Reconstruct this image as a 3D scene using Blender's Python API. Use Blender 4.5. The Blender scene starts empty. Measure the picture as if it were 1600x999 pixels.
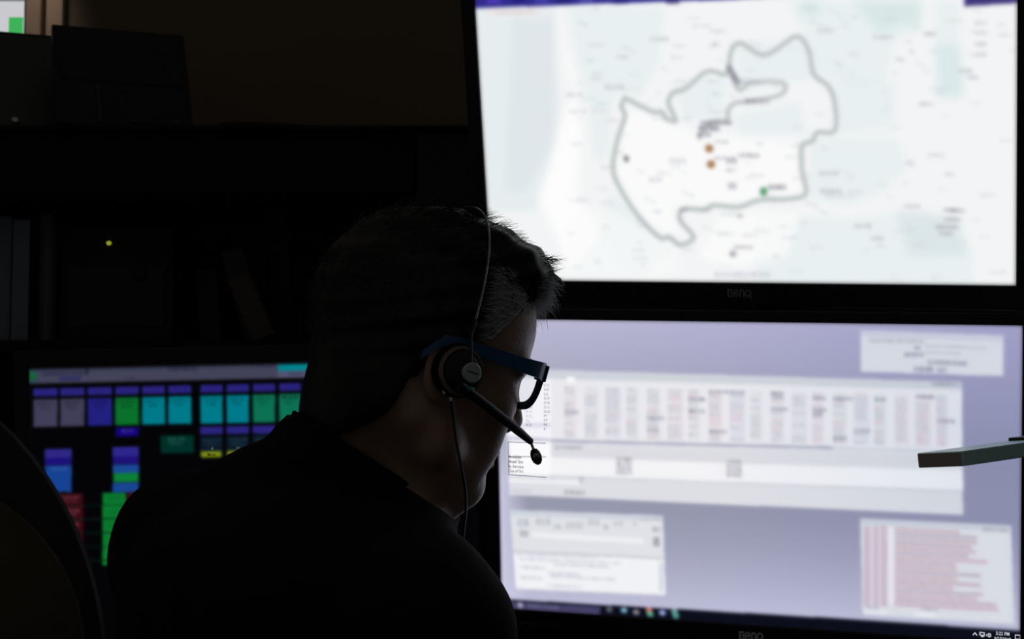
import bpy, bmesh, math, random
import numpy as np
from mathutils import Vector, Matrix

random.seed(7)
RNG = np.random.default_rng(11)
SC = bpy.context.scene
COL = SC.collection

# ------------------------------------------------------------------ camera
FPX = 2800.0                                   # focal length in pixels of the 1600 px wide frame
PITCH = math.radians(5.0)
CAM = np.array([0.0, 0.0, 1.08])
cam_data = bpy.data.cameras.new('camera')
cam_data.sensor_width = 36.0
cam_data.lens = 36.0 * FPX / 1600.0
cam_data.clip_start = 0.02
cam_data.dof.use_dof = True
cam_data.dof.focus_distance = 1.60
cam_data.dof.aperture_fstop = 14.0
cam = bpy.data.objects.new('camera', cam_data)
COL.objects.link(cam)
cam.location = CAM
cam.rotation_euler = (math.pi / 2 + PITCH, 0, 0)
SC.camera = cam

# ------------------------------------------------------------------ world, exposure
world = bpy.data.worlds.new('dim_room')
SC.world = world
world.use_nodes = True
bg = world.node_tree.nodes['Background']
bg.inputs['Color'].default_value = (1.0, 0.93, 0.85, 1)
bg.inputs['Strength'].default_value = 0.060
SC.view_settings.view_transform = 'Standard'
SC.view_settings.look = 'None'
SC.view_settings.gamma = 1.0
SC.view_settings.exposure = 0.0
SC.view_settings.use_curve_mapping = False

# ------------------------------------------------------------------ maths
CP, SP = math.cos(PITCH), math.sin(PITCH)
RCAM = np.array([[1, 0, 0], [0, CP, -SP], [0, SP, CP]])     # camera frame (x right, y forward, z up) to world


def W(px, py, d):
    """world point seen at pixel (px, py), d metres along the optical axis"""
    c = np.array([(px - 800.0) / FPX * d, d, -(py - 499.5) / FPX * d])
    return RCAM @ c + CAM


def WY(px, py, y):
    """world point seen at a pixel, on the upright plane at world distance y"""
    v = W(px, py, 1.0) - CAM
    return CAM + v * (y / v[1])


def rot_pose(a, b, c):
    ca, sa, cb, sb, cc, sc = math.cos(a), math.sin(a), math.cos(b), math.sin(b), math.cos(c), math.sin(c)
    return (np.array([[ca, -sa, 0], [sa, ca, 0], [0, 0, 1]]) @ np.array([[1, 0, 0], [0, cb, -sb], [0, sb, cb]])
            @ np.array([[cc, 0, sc], [0, 1, 0], [-sc, 0, cc]]))


def nrm(v):
    v = np.asarray(v, float)
    return v / np.linalg.norm(v)


# ------------------------------------------------------------------ materials
MATS = {}


def mat(name, col, rough=0.6, metal=0.0, spec=0.5, bump=0.0, bscale=200.0, var=0.0, vscale=12.0, sheen=0.0, coat=0.0):
    if name in MATS:
        return MATS[name]
    m = bpy.data.materials.new(name)
    m.use_nodes = True
    nt = m.node_tree
    b = nt.nodes['Principled BSDF']
    b.inputs['Base Color'].default_value = (*col, 1)
    b.inputs['Roughness'].default_value = rough
    b.inputs['Metallic'].default_value = metal
    b.inputs['Specular IOR Level'].default_value = spec
    b.inputs['Sheen Weight'].default_value = sheen
    b.inputs['Coat Weight'].default_value = coat
    tc = nt.nodes.new('ShaderNodeTexCoord')
    if var > 0:
        n = nt.nodes.new('ShaderNodeTexNoise')
        n.inputs['Scale'].default_value = vscale
        n.inputs['Detail'].default_value = 5
        r = nt.nodes.new('ShaderNodeValToRGB')
        r.color_ramp.elements[0].position = 0.3
        r.color_ramp.elements[1].position = 0.7
        r.color_ramp.elements[0].color = (*[c * (1 - var) for c in col], 1)
        r.color_ramp.elements[1].color = (*[min(1, c * (1 + var)) for c in col], 1)
        nt.links.new(tc.outputs['Object'], n.inputs['Vector'])
        nt.links.new(n.outputs['Fac'], r.inputs['Fac'])
        nt.links.new(r.outputs['Color'], b.inputs['Base Color'])
    if bump > 0:
        n2 = nt.nodes.new('ShaderNodeTexNoise')
        n2.inputs['Scale'].default_value = bscale
        n2.inputs['Detail'].default_value = 4
        bp = nt.nodes.new('ShaderNodeBump')
        bp.inputs['Strength'].default_value = bump
        bp.inputs['Distance'].default_value = 0.002
        nt.links.new(tc.outputs['Object'], n2.inputs['Vector'])
        nt.links.new(n2.outputs['Fac'], bp.inputs['Height'])
        nt.links.new(bp.outputs['Normal'], b.inputs['Normal'])
    MATS[name] = m
    return m


def emit(name, col, strength=1.0):
    m = bpy.data.materials.new(name)
    m.use_nodes = True
    nt = m.node_tree
    nt.nodes.clear()
    e = nt.nodes.new('ShaderNodeEmission')
    e.inputs['Color'].default_value = (*col, 1)
    e.inputs['Strength'].default_value = strength
    o = nt.nodes.new('ShaderNodeOutputMaterial')
    nt.links.new(e.outputs[0], o.inputs[0])
    return m


def screen_mat(name):
    m = emit(name, (1, 1, 1), 1.0)
    nt = m.node_tree
    a = nt.nodes.new('ShaderNodeVertexColor')
    a.layer_name = 'Picture'
    e = [n for n in nt.nodes if n.type == 'EMISSION'][0]
    nt.links.new(a.outputs['Color'], e.inputs['Color'])
    return m


def lin(c):
    c = np.asarray(c, float) / 255.0
    return np.where(c <= 0.04045, c / 12.92, ((c + 0.055) / 1.055) ** 2.4)


M_black = mat('black_plastic', (0.006, 0.0065, 0.008), 0.55, spec=0.25, bump=0.15, bscale=900)
M_bezel = mat('bezel_plastic', (0.009, 0.010, 0.013), 0.45, spec=0.3, bump=0.1, bscale=900)
M_silver = mat('silver_print', (0.88, 0.93, 0.96), 0.5)
M_silver_dim = mat('shaded_silver_print', (0.30, 0.30, 0.33), 0.6)  # same silver print, its weaker light put into a darker colour
M_skin = mat('skin', (0.30, 0.205, 0.160), 0.40, spec=0.5, bump=0.25, bscale=420, var=0.12, vscale=45)
sb = M_skin.node_tree.nodes['Principled BSDF']
sb.inputs['Subsurface Weight'].default_value = 0.35
sb.inputs['Subsurface Radius'].default_value = (1.0, 0.4, 0.25)
sb.inputs['Subsurface Scale'].default_value = 0.010
M_shirt = mat('dark_shirt_cloth', (0.010, 0.0095, 0.010), 0.9, spec=0.1, bump=0.5, bscale=700, var=0.2, vscale=30)
M_trouser = mat('dark_trouser_cloth', (0.012, 0.012, 0.016), 0.9, spec=0.1, bump=0.4, bscale=700)
M_shoe = mat('black_leather', (0.01, 0.009, 0.008), 0.4)
M_hair = mat('dark_hair', (0.009, 0.0085, 0.0085), 0.5, spec=0.3)
M_hairg = mat('greying_hair', (0.58, 0.59, 0.60), 0.45, spec=0.4)
nt = M_hairg.node_tree
tl_, ms_ = nt.nodes.new('ShaderNodeBsdfTranslucent'), nt.nodes.new('ShaderNodeMixShader')
tl_.inputs['Color'].default_value = (0.85, 0.88, 0.90, 1)
ms_.inputs[0].default_value = 0.5
nt.links.new(nt.nodes['Principled BSDF'].outputs[0], ms_.inputs[1])
nt.links.new(tl_.outputs[0], ms_.inputs[2])
nt.links.new(ms_.outputs[0], nt.nodes['Material Output'].inputs['Surface'])
M_wall = mat('wall_paint', (0.130, 0.104, 0.076), 0.9, spec=0.1, bump=0.2, bscale=150, var=0.06, vscale=3)
M_floor = mat('carpet', (0.03, 0.03, 0.033), 0.95, spec=0.1, bump=0.8, bscale=500, var=0.2, vscale=80)
M_hutch = mat('dark_laminate', (0.0075, 0.0070, 0.0068), 0.7, spec=0.15, var=0.15, vscale=8)
M_hutch2 = mat('charcoal_laminate', (0.022, 0.022, 0.026), 0.7, spec=0.15, var=0.1, vscale=8)
M_desk = mat('desk_laminate', (0.02, 0.018, 0.016), 0.6, spec=0.2, var=0.15, vscale=6)
M_wood = mat('tan_wood', (0.40, 0.29, 0.22), 0.6, var=0.18, vscale=9)
M_metal = mat('dark_metal', (0.03, 0.03, 0.033), 0.4, metal=0.6)
M_steel = mat('brushed_steel', (0.45, 0.45, 0.46), 0.35, metal=1.0)

# ------------------------------------------------------------------ mesh helpers


def obj(name, verts, faces, m, parent=None, smooth=False, origin=None):
    verts = np.asarray(verts, float)
    off = np.array(parent['_w']) if (parent is not None and '_w' in parent) else np.zeros(3)
    if parent is None:
        off = verts.mean(0) if origin is None else np.asarray(origin, float)
    me = bpy.data.meshes.new(name)
    V = (verts - off).astype(np.float32)
    if isinstance(faces, np.ndarray):
        n, k = faces.shape
        me.vertices.add(len(V))
        me.vertices.foreach_set('co', V.ravel())
        me.loops.add(n * k)
        me.loops.foreach_set('vertex_index', faces.astype(np.int32).ravel())
        me.polygons.add(n)
        me.polygons.foreach_set('loop_start', np.arange(0, n * k, k, dtype=np.int32))
        me.polygons.foreach_set('loop_total', np.full(n, k, np.int32))
        me.update(calc_edges=True)
        me.validate()
    else:
        me.from_pydata(V.tolist(), [], [list(f) for f in faces])
        me.update()
    if smooth:
        me.polygons.foreach_set('use_smooth', [True] * len(me.polygons))
    me.materials.append(m)
    o = bpy.data.objects.new(name, me)
    COL.objects.link(o)
    if parent is not None:
        o.parent = parent
        o['_w'] = [float(x) for x in off]      # child sits at its parent's origin
    else:
        o.location = off
        o['_w'] = [float(x) for x in off]
    return o


def tag(o, label, cat, group=None):
    o['label'] = label
    o['category'] = cat
    if group:
        o['group'] = group
    return o


def thing(name, loc, label, cat, group=None):
    o = bpy.data.objects.new(name, None)
    o.empty_display_size = 0.05
    COL.objects.link(o)
    o.location = [float(x) for x in loc]
    o['_w'] = [float(x) for x in loc]
    return tag(o, label, cat, group)


class MB:
    """collects shapes in one mesh"""
    def __init__(self):
        self.v, self.f = [], []

    def add(self, v, f):
        n = sum(len(a) for a in self.v)
        self.v.append(np.asarray(v, float))
        self.f += [[i + n for i in q] for q in f]
        return self

    def box(self, lo, hi, M=None, t=None, bev=0.0):
        lo, hi = np.minimum(lo, hi), np.maximum(lo, hi)
        bm = bmesh.new()
        bmesh.ops.create_cube(bm, size=1.0)
        for v in bm.verts:
            v.co = Vector([(lo[i] + hi[i]) / 2 + v.co[i] * (hi[i] - lo[i]) for i in range(3)])
        if bev > 0:
            bmesh.ops.bevel(bm, geom=bm.edges[:] + bm.verts[:], offset=bev, segments=2, profile=0.5, affect='EDGES')
        bm.verts.index_update()
        v = np.array([x.co[:] for x in bm.verts])
        f = [[x.index for x in q.verts] for q in bm.faces]
        bm.free()
        if M is not None:
            v = v @ np.asarray(M).T
        if t is not None:
            v = v + np.asarray(t)
        return self.add(v, f)

    def tube(self, pts, rad, seg=10, flat=None, caps=True):
        pts = np.asarray(pts, float)
        n = len(pts)
        rad = np.full(n, rad) if np.isscalar(rad) else np.asarray(rad, float)
        tang = np.gradient(pts, axis=0)
        tang /= np.linalg.norm(tang, axis=1)[:, None] + 1e-12
        a = np.array([0, 0, 1.0]) if abs(tang[0][2]) < 0.9 else np.array([1.0, 0, 0])
        u = nrm(np.cross(tang[0], a))
        V = []
        for i in range(n):
            u = nrm(u - tang[i] * (u @ tang[i]))
            w = np.cross(tang[i], u)
            for s in range(seg):
                q = 2 * math.pi * s / seg
                V.append(pts[i] + rad[i] * (math.cos(q) * u + math.sin(q) * w))
        F = [[i * seg + s, i * seg + (s + 1) % seg, (i + 1) * seg + (s + 1) % seg, (i + 1) * seg + s] for i in range(n - 1) for s in range(seg)]
        if caps:
            F.append(list(range(seg))[::-1])
            F.append([(n - 1) * seg + s for s in range(seg)])
        return self.add(V, F)

    def lathe(self, prof, c, axis, seg=28, sx=1.0, ref=None):
        """prof: list of (distance along axis, radius)"""
        ax = nrm(axis)
        a = np.array([0, 0, 1.0]) if abs(ax[2]) < 0.9 else np.array([1.0, 0, 0])
        if ref is not None:
            a = ref
        u = nrm(np.cross(a, ax))
        w = np.cross(ax, u)
        V = []
        for h, r in prof:
            for s in range(seg):
                q = 2 * math.pi * s / seg
                V.append(np.asarray(c) + ax * h + r * (sx * math.cos(q) * u + math.sin(q) * w))
        n = len(prof)
        F = [[i * seg + s, i * seg + (s + 1) % seg, (i + 1) * seg + (s + 1) % seg, (i + 1) * seg + s] for i in range(n - 1) for s in range(seg)]
        F.append(list(range(seg))[::-1])
        F.append([(n - 1) * seg + s for s in range(seg)])
        return self.add(V, F)

    def prism(self, poly, d0, d1, M, t):
        """polygon (x, z) extruded along local y from d0 to d1"""
        n = len(poly)
        V = [(p[0], d0, p[1]) for p in poly] + [(p[0], d1, p[1]) for p in poly]
        F = [list(range(n)), [n + i for i in range(n)][::-1]] + [[i, n + i, n + (i + 1) % n, (i + 1) % n] for i in range(n)]
        return self.add(np.array(V) @ np.asarray(M).T + np.asarray(t), F)

    def build(self, name, m, parent=None, smooth=False, origin=None, bevel=0):
        o = obj(name, np.concatenate(self.v), self.f, m, parent, smooth, origin)
        if smooth:
            e = o.modifiers.new('edges', 'EDGE_SPLIT')
            e.split_angle = math.radians(40)
        if bevel:
            e = o.modifiers.new('bevel', 'BEVEL')
            e.width = bevel
            e.segments = 2
        return o


def spline(pts, n=40):
    """Catmull-Rom through the points"""
    P = np.asarray(pts, float)
    P = np.vstack([2 * P[0] - P[1], P, 2 * P[-1] - P[-2]])
    out = []
    m = len(P) - 3
    for q in np.linspace(0, m - 1e-6, n):
        i = int(q)
        t = q - i
        a, b, c, d = P[i:i + 4]
        out.append(0.5 * ((2 * b) + (-a + c) * t + (2 * a - 5 * b + 4 * c - d) * t * t + (-a + 3 * b - 3 * c + d) * t ** 3))
    return np.array(out)


# ------------------------------------------------------------------ the room
fl = MB().box((-3.2, -1.6, -0.05), (2.6, 3.3, 0.0)).build('floor', M_floor)
fl['kind'] = 'structure'
wb = MB().box((-3.2, 3.2, 0.0), (2.6, 3.3, 2.7)).build('wall_back', M_wall)
wb['kind'] = 'structure'
wr = MB().box((2.5, -0.6, 0.0), (2.6, 3.2, 2.7)).build('wall_right', M_wall)
wr['kind'] = 'structure'
bb = MB().box((-3.2, 3.185, 0.0), (2.5, 3.2, 0.1)).build('baseboard_back', M_hutch)
bb['kind'] = 'structure'
# tan upright boards at the far left of the back wall
for n, (x0, x1) in enumerate(((41, 65), (70, 97))):
    a, b = WY(x0, 0, 3.17), WY(x1, 0, 3.17)
    o = MB().box((a[0], 3.165 + 0.012 * n, 0.1), (b[0], 3.2, 2.5), bev=0.004).build('trim_%d' % (n + 1), M_wood)
    o['kind'] = 'structure'

# unseen spot lamp, added to light the tan boards
dl_pos = np.array([WY(66, 0, 3.17)[0], 3.085, 2.30])
dl = thing('added_spot', dl_pos, 'unseen warm spot lamp added to light the tan boards at upper left', 'lamp')
MB().lathe([(0, 0.030), (0.002, 0.034), (0.06, 0.034), (0.07, 0.02)], dl_pos, (0, 0, 1)).build('housing', M_metal, dl, True)
MB().tube([dl_pos + (0, 0.0, 0.065), dl_pos + (0, 0.05, 0.10), dl_pos + (0, 0.114, 0.10)], 0.008).build('bracket', M_metal, dl, True)
sp = bpy.data.lights.new('added_spot_beam', 'SPOT')
sp.energy = 6.5
sp.color = (1.0, 0.86, 0.72)
sp.spot_size = math.radians(27)
sp.spot_blend = 1.0
sp.shadow_soft_size = 0.02
so = bpy.data.objects.new('added_spot_beam', sp)
COL.objects.link(so)
so.parent = dl
so.location = (0, 0, -0.01)
so.rotation_euler = Vector((0, 0.085, -0.45)).to_track_quat('-Z', 'Y').to_euler()

# ------------------------------------------------------------------ pictures on the screens


def to_uv(pose, size):
    R = rot_pose(*pose[:3])
    t = np.array(pose[3:6])

    def f(px, py):
        px, py = np.asarray(px, float), np.asarray(py, float)
        ray = np.stack([(px - 800) / FPX, np.ones_like(px), -(py - 499.5) / FPX], -1)
        n = R[:, 1]
        s = (t @ n) / (ray @ n)
        L = (ray * s[..., None] - t) @ R
        return L[..., 0] / size[0] + 0.5, 0.5 - L[..., 2] / size[1]
    return f


class Canvas:
    """a picture painted in photo pixels, kept in screen coordinates"""
    def __init__(self, pose, size, w, h, base):
        self.uv = to_uv(pose, size)
        self.w, self.h = w, h
        self.a = np.empty((h, w, 3), np.float32)
        self.a[:] = base
        self.gx, self.gy = np.meshgrid((np.arange(w) + 0.5) / w, (np.arange(h) + 0.5) / h)

    def poly(self, pts, col, alpha=1.0):
        P = np.asarray(pts, float)
        u, v = self.uv(P[:, 0], P[:, 1])
        u, v = u * self.w, v * self.h
        x0, x1 = max(0, int(u.min()) - 1), min(self.w, int(u.max()) + 2)
        y0, y1 = max(0, int(v.min()) - 1), min(self.h, int(v.max()) + 2)
        if x1 <= x0 or y1 <= y0:
            return
        X, Y = np.meshgrid(np.arange(x0, x1) + 0.5, np.arange(y0, y1) + 0.5)
        m = np.zeros(X.shape, bool)
        n = len(u)
        for i in range(n):
            j = (i + 1) % n
            if abs(v[j] - v[i]) < 1e-9:
                continue
            c = ((v[i] > Y) != (v[j] > Y)) & (X < (u[j] - u[i]) * (Y - v[i]) / (v[j] - v[i]) + u[i])
            m ^= c
        s = self.a[y0:y1, x0:x1]
        s[m] = s[m] * (1 - alpha) + np.asarray(col, np.float32) * alpha

    def rect(self, x0, y0, x1, y1, col, alpha=1.0, sl=0.0):
        """axis-aligned photo rectangle; sl = slope of its horizontal edges"""
        self.poly([(x0, y0), (x1, y0 + sl * (x1 - x0)), (x1, y1 + sl * (x1 - x0)), (x0, y1)], col, alpha)

    def line(self, pts, wd, col, alpha=1.0):
        P = np.asarray(pts, float)
        for a, b in zip(P[:-1], P[1:]):
            d = b - a
            L = np.hypot(*d)
            if L < 1e-6:
                continue
            e = d / L * wd * 0.3
            n = np.array([-d[1], d[0]]) / L * wd / 2
            self.poly([a - e + n, b + e + n, b + e - n, a - e - n], col, alpha)

    def blob(self, x, y, rx, ry, col, alpha=1.0, n=14):
        q = np.linspace(0, 2 * math.pi, n, endpoint=False)
        self.poly(np.stack([x + rx * np.cos(q), y + ry * np.sin(q)], -1), col, alpha)

    def text(self, x, y, wd, hgt, col, alpha=0.6, sl=0.0):
        """a line of unreadable words"""
        q = x
        while q < x + wd:
            k = min(random.uniform(2.5, 7) * hgt / 5, x + wd - q)
            self.rect(q, y + sl * (q - x), q + k, y + hgt + sl * (q - x), col, alpha * random.uniform(0.6, 1.0), sl)
            q += k + random.uniform(0.8, 2.0)

    def blur(self, sig, edge=10):
        r = int(3 * sig + 1)
        k = np.exp(-0.5 * (np.arange(-r, r + 1) / sig) ** 2)
        k /= k.sum()
        for ax in (0, 1):
            pad = [(0, 0)] * 3
            pad[ax] = (r, r)
            p = np.pad(self.a, pad, mode='constant', constant_values=edge)
            out = np.zeros_like(self.a)
            for i, kk in enumerate(k):
                out += kk * (p[i:i + self.h] if ax == 0 else p[:, i:i + self.w])
            self.a = out


def display_mesh(name, cv, pose, size, nu, nv, parent, m):
    """a flat grid in the screen's plane that carries the picture as colours"""
    R = RCAM @ rot_pose(*pose[:3])
    t = RCAM @ np.array(pose[3:6]) + CAM
    u, v = np.meshgrid(np.linspace(0, 1, nu + 1), np.linspace(0, 1, nv + 1))
    L = np.stack([(u - 0.5) * size[0], np.zeros_like(u), (0.5 - v) * size[1]], -1).reshape(-1, 3)
    V = L @ R.T + t
    i = np.arange(nu * nv)
    r, c = i // nu, i % nu
    b = r * (nu + 1) + c
    F = np.stack([b, b + nu + 1, b + nu + 2, b + 1], -1)
    o = obj(name, V, F, m, parent)
    fx, fy = np.clip(u * cv.w - 0.5, 0, cv.w - 1.001), np.clip(v * cv.h - 0.5, 0, cv.h - 1.001)
    x0, y0 = fx.astype(int), fy.astype(int)
    ax, ay = (fx - x0)[..., None], (fy - y0)[..., None]
    A = cv.a
    x1, y1 = np.minimum(x0 + 1, cv.w - 1), np.minimum(y0 + 1, cv.h - 1)
    pic = (A[y0, x0] * (1 - ax) + A[y0, x1] * ax) * (1 - ay) + (A[y1, x0] * (1 - ax) + A[y1, x1] * ax) * ay
    rgb = lin(np.clip(pic, 0, 255)).reshape(-1, 3)
    at = o.data.color_attributes.new('Picture', 'FLOAT_COLOR', 'POINT')
    at.data.foreach_set('color', np.concatenate([rgb, np.ones((len(rgb), 1))], 1).astype(np.float32).ravel())
    return o


# poses in the camera frame: yaw, tilt, roll, centre x, y, z
POSE_UP = (-0.3309, 0.2259, 0.0174, 0.2495, 1.9861, 0.2051)
SIZE_UP = (0.598, 0.3355)
POSE_LO = (-0.3256, 0.0905, 0.0122, 0.26775, 2.0340, -0.1761)
SIZE_LO = (0.598, 0.3482)
POSE_LE = (0.035, -0.05, -0.0205, -0.3165, 2.2, -0.2235)
SIZE_LE = (0.545, 0.342)


def z7(x, y):                                  # measured in an enlarged crop of the upper screen
    return (740 + x / 1.8605, y / 1.8605)


def paint_map():
    c = Canvas(POSE_UP, SIZE_UP, 1000, 561, (243, 244, 245))
    # sea at the left, land, pale green country
    c.poly([(735, -60), (868, -60), (866, 100), (874, 160), (866, 240), (842, 300), (840, 330), (760, 332)], (230, 237, 239))
    c.poly([(800, 30), (866, 30), (870, 150), (862, 230), (820, 300), (790, 300)], (221, 228, 232), 0.7)
    c.poly([(866, 20), (900, 130), (872, 210), (842, 310), (900, 440), (980, 440), (900, 300), (910, 200)], (252, 252, 252))
    for p in ([(885, 10), (1040, 10), (1030, 100), (1000, 150), (960, 150), (950, 250), (930, 250), (915, 150)],
              [(1230, 0), (1440, 0), (1440, 50), (1400, 60), (1385, 130), (1330, 140), (1260, 60)],
              [(1260, 60), (1330, 120), (1400, 130), (1400, 200), (1300, 210), (1300, 140)],
              [(1460, 0), (1500, 0), (1500, 100), (1505, 155), (1465, 155)],
              [(1265, 215), (1400, 215), (1420, 260), (1380, 300), (1330, 320), (1262, 310)],
              [(1180, 340), (1330, 340), (1450, 330), (1520, 390), (1520, 445), (1180, 445)],
              [(1050, 130), (1140, 120), (1130, 180), (1070, 190)],
              [(955, 300), (1050, 380), (1000, 440), (880, 440), (930, 380)],
              [(1150, 70), (1260, 60), (1290, 120), (1220, 130), (1150, 150)],
              [(1140, 180), (1250, 160), (1260, 210), (1160, 215)]):
        c.poly(p, (226, 237, 238), 0.62)
    c.poly([(1330, 0), (1440, 0), (1440, 36), (1370, 50)], (213, 230, 229), 0.8)
    c.poly([(1462, 70), (1500, 70), (1506, 150), (1466, 150)], (214, 230, 231), 0.8)
    c.poly([(1400, 330), (1500, 340), (1510, 400), (1420, 400)], (214, 226, 229), 0.7)
    c.poly([(1250, 5), (1280, 5), (1280, 22), (1255, 22)], (205, 224, 222), 0.9)
    c.poly([(975, 170), (1045, 190), (1090, 210), (1240, 215), (1255, 300), (1140, 320), (1050, 320), (1060, 370), (1010, 350), (965, 270)], (251, 251, 251), 0.85)
    c.poly([(1060, 425), (1010, 440), (880, 440), (900, 330), (960, 330), (1060, 390)], (250, 250, 250), 0.6)
    c.poly([(1130, 330), (1250, 335), (1230, 400), (1140, 420), (1090, 400)], (251, 251, 251), 0.8)
    c.blur(6.5, 235)
    # place names
    for _ in range(170):
        x, y = random.uniform(880, 1580), random.uniform(5, 435)
        k = random.random()
        g = (196, 203, 207) if k < 0.6 else ((205, 196, 200) if k < 0.85 else (178, 182, 200))
        c.text(x, y, random.uniform(8, 26), 5.5, g, random.uniform(0.25, 0.6), random.choice((0, 0, 0, 0, 0.4)))
    for x, y, w_, g in ((1280, 268, 30, 172), (1282, 296, 32, 170), (1462, 352, 34, 150), (1475, 340, 26, 160), (1468, 362, 22, 172),
                        (1335, 350, 26, 172), (1360, 370, 22, 180), (1485, 326, 22, 150), (1498, 108, 22, 170), (1512, 118, 16, 170),
                        (1435, 160, 24, 180), (1445, 50, 18, 170), (1522, 33, 20, 186), (1522, 48, 20, 184), (1522, 66, 20, 178), (1522, 82, 20, 178),
                        (1015, 58, 30, 184), (945, 133, 32, 188), (885, 145, 26, 190), (1113, 66, 12, 182), (1478, 270, 14, 190), (1450, 240, 26, 192),
                        (1420, 250, 10, 190), (1410, 320, 28, 190), (1278, 45, 26, 190), (1365, 55, 30, 186), (1400, 90, 12, 180), (1420, 78, 10, 185)):
        c.text(x, y, w_, 6, (g, g, g + 8), 0.75)
    B = [(440, 285), (520, 325), (545, 325), (560, 345), (588, 350), (566, 300), (580, 270), (615, 258), (680, 207), (735, 215), (748, 150), (775, 125),
         (830, 158), (870, 150), (940, 105), (975, 150), (988, 215), (1030, 250), (1050, 300), (1050, 380), (1000, 385), (985, 410), (955, 425),
         (955, 500), (965, 565), (900, 580), (830, 582), (770, 602), (700, 597), (670, 610), (610, 608), (600, 640), (640, 690), (600, 712), (570, 690),
         (540, 690), (480, 630), (430, 555), (405, 490), (420, 400), (440, 340), (430, 310), (440, 285)]
    Bp = np.array([z7(*p) for p in B])
    c.line(spline(Bp, 160), 7.5, (190, 196, 197), 0.95)
    I = [(742, 195), (770, 260), (810, 240), (895, 240), (905, 262), (880, 280), (800, 295), (760, 300), (740, 320), (735, 350), (690, 355), (655, 402)]
    c.line(spline([z7(*p) for p in I], 60), 7, (194, 198, 200), 0.9)
    c.line([z7(742, 195), z7(758, 225), z7(770, 240)], 9, (140, 140, 152), 0.8)
    for x, y, w_, h_, g in ((660, 352, 90, 11, 120), (655, 366, 60, 14, 112), (650, 384, 40, 14, 122), (790, 286, 70, 16, 150), (780, 236, 60, 9, 170), (700, 408, 40, 9, 165),
                            (700, 456, 60, 9, 160), (770, 447, 60, 11, 140), (735, 462, 30, 14, 150), (735, 490, 30, 10, 175), (740, 530, 24, 20, 180), (855, 538, 55, 13, 135),
                            (600, 605, 22, 10, 150), (660, 606, 28, 8, 165), (745, 730, 20, 16, 120), (758, 714, 55, 10, 150), (768, 622, 18, 12, 175), (700, 790, 165, 18, 205),
                            (570, 460, 50, 16, 205), (510, 515, 40, 14, 205), (1370, 606, 40, 9, 145)):
        c.text(*z7(x, y), w_ / 1.86, h_ / 1.86, (g, g, g + 10), 0.8)
    c.blob(*z7(685, 432), 6.5, 6.5, (164, 124, 86))
    c.blob(*z7(690, 478), 6.5, 6.5, (166, 124, 84))
    c.blob(*z7(444, 462), 4.5, 5.5, (140, 140, 140))
    c.blob(*z7(843, 557), 6, 7, (96, 158, 118))
    # window bar along the top
    c.poly([(735, -80), (1700, -80), (1700, -36), (1140, -1), (738, 13)], (48, 44, 140))
    for x, k in ((760, (90, 60, 190)), (800, (30, 30, 120)), (835, (70, 70, 170)), (870, (30, 30, 110)), (905, (84, 80, 170)), (960, (36, 30, 110)), (1040, (40, 34, 100))):
        c.rect(x, -30, x + 22, 6, k, 0.7)
    c.poly([(1507, -80), (1600, -80), (1600, 4), (1507, 10)], (62, 54, 122))
    c.rect(760, 14, 845, 26, (236, 230, 230), 0.9, -0.03)
    c.text(775, 17, 60, 6, (206, 196, 200), 0.6, -0.03)
    c.blur(3.6)
    return c


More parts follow.
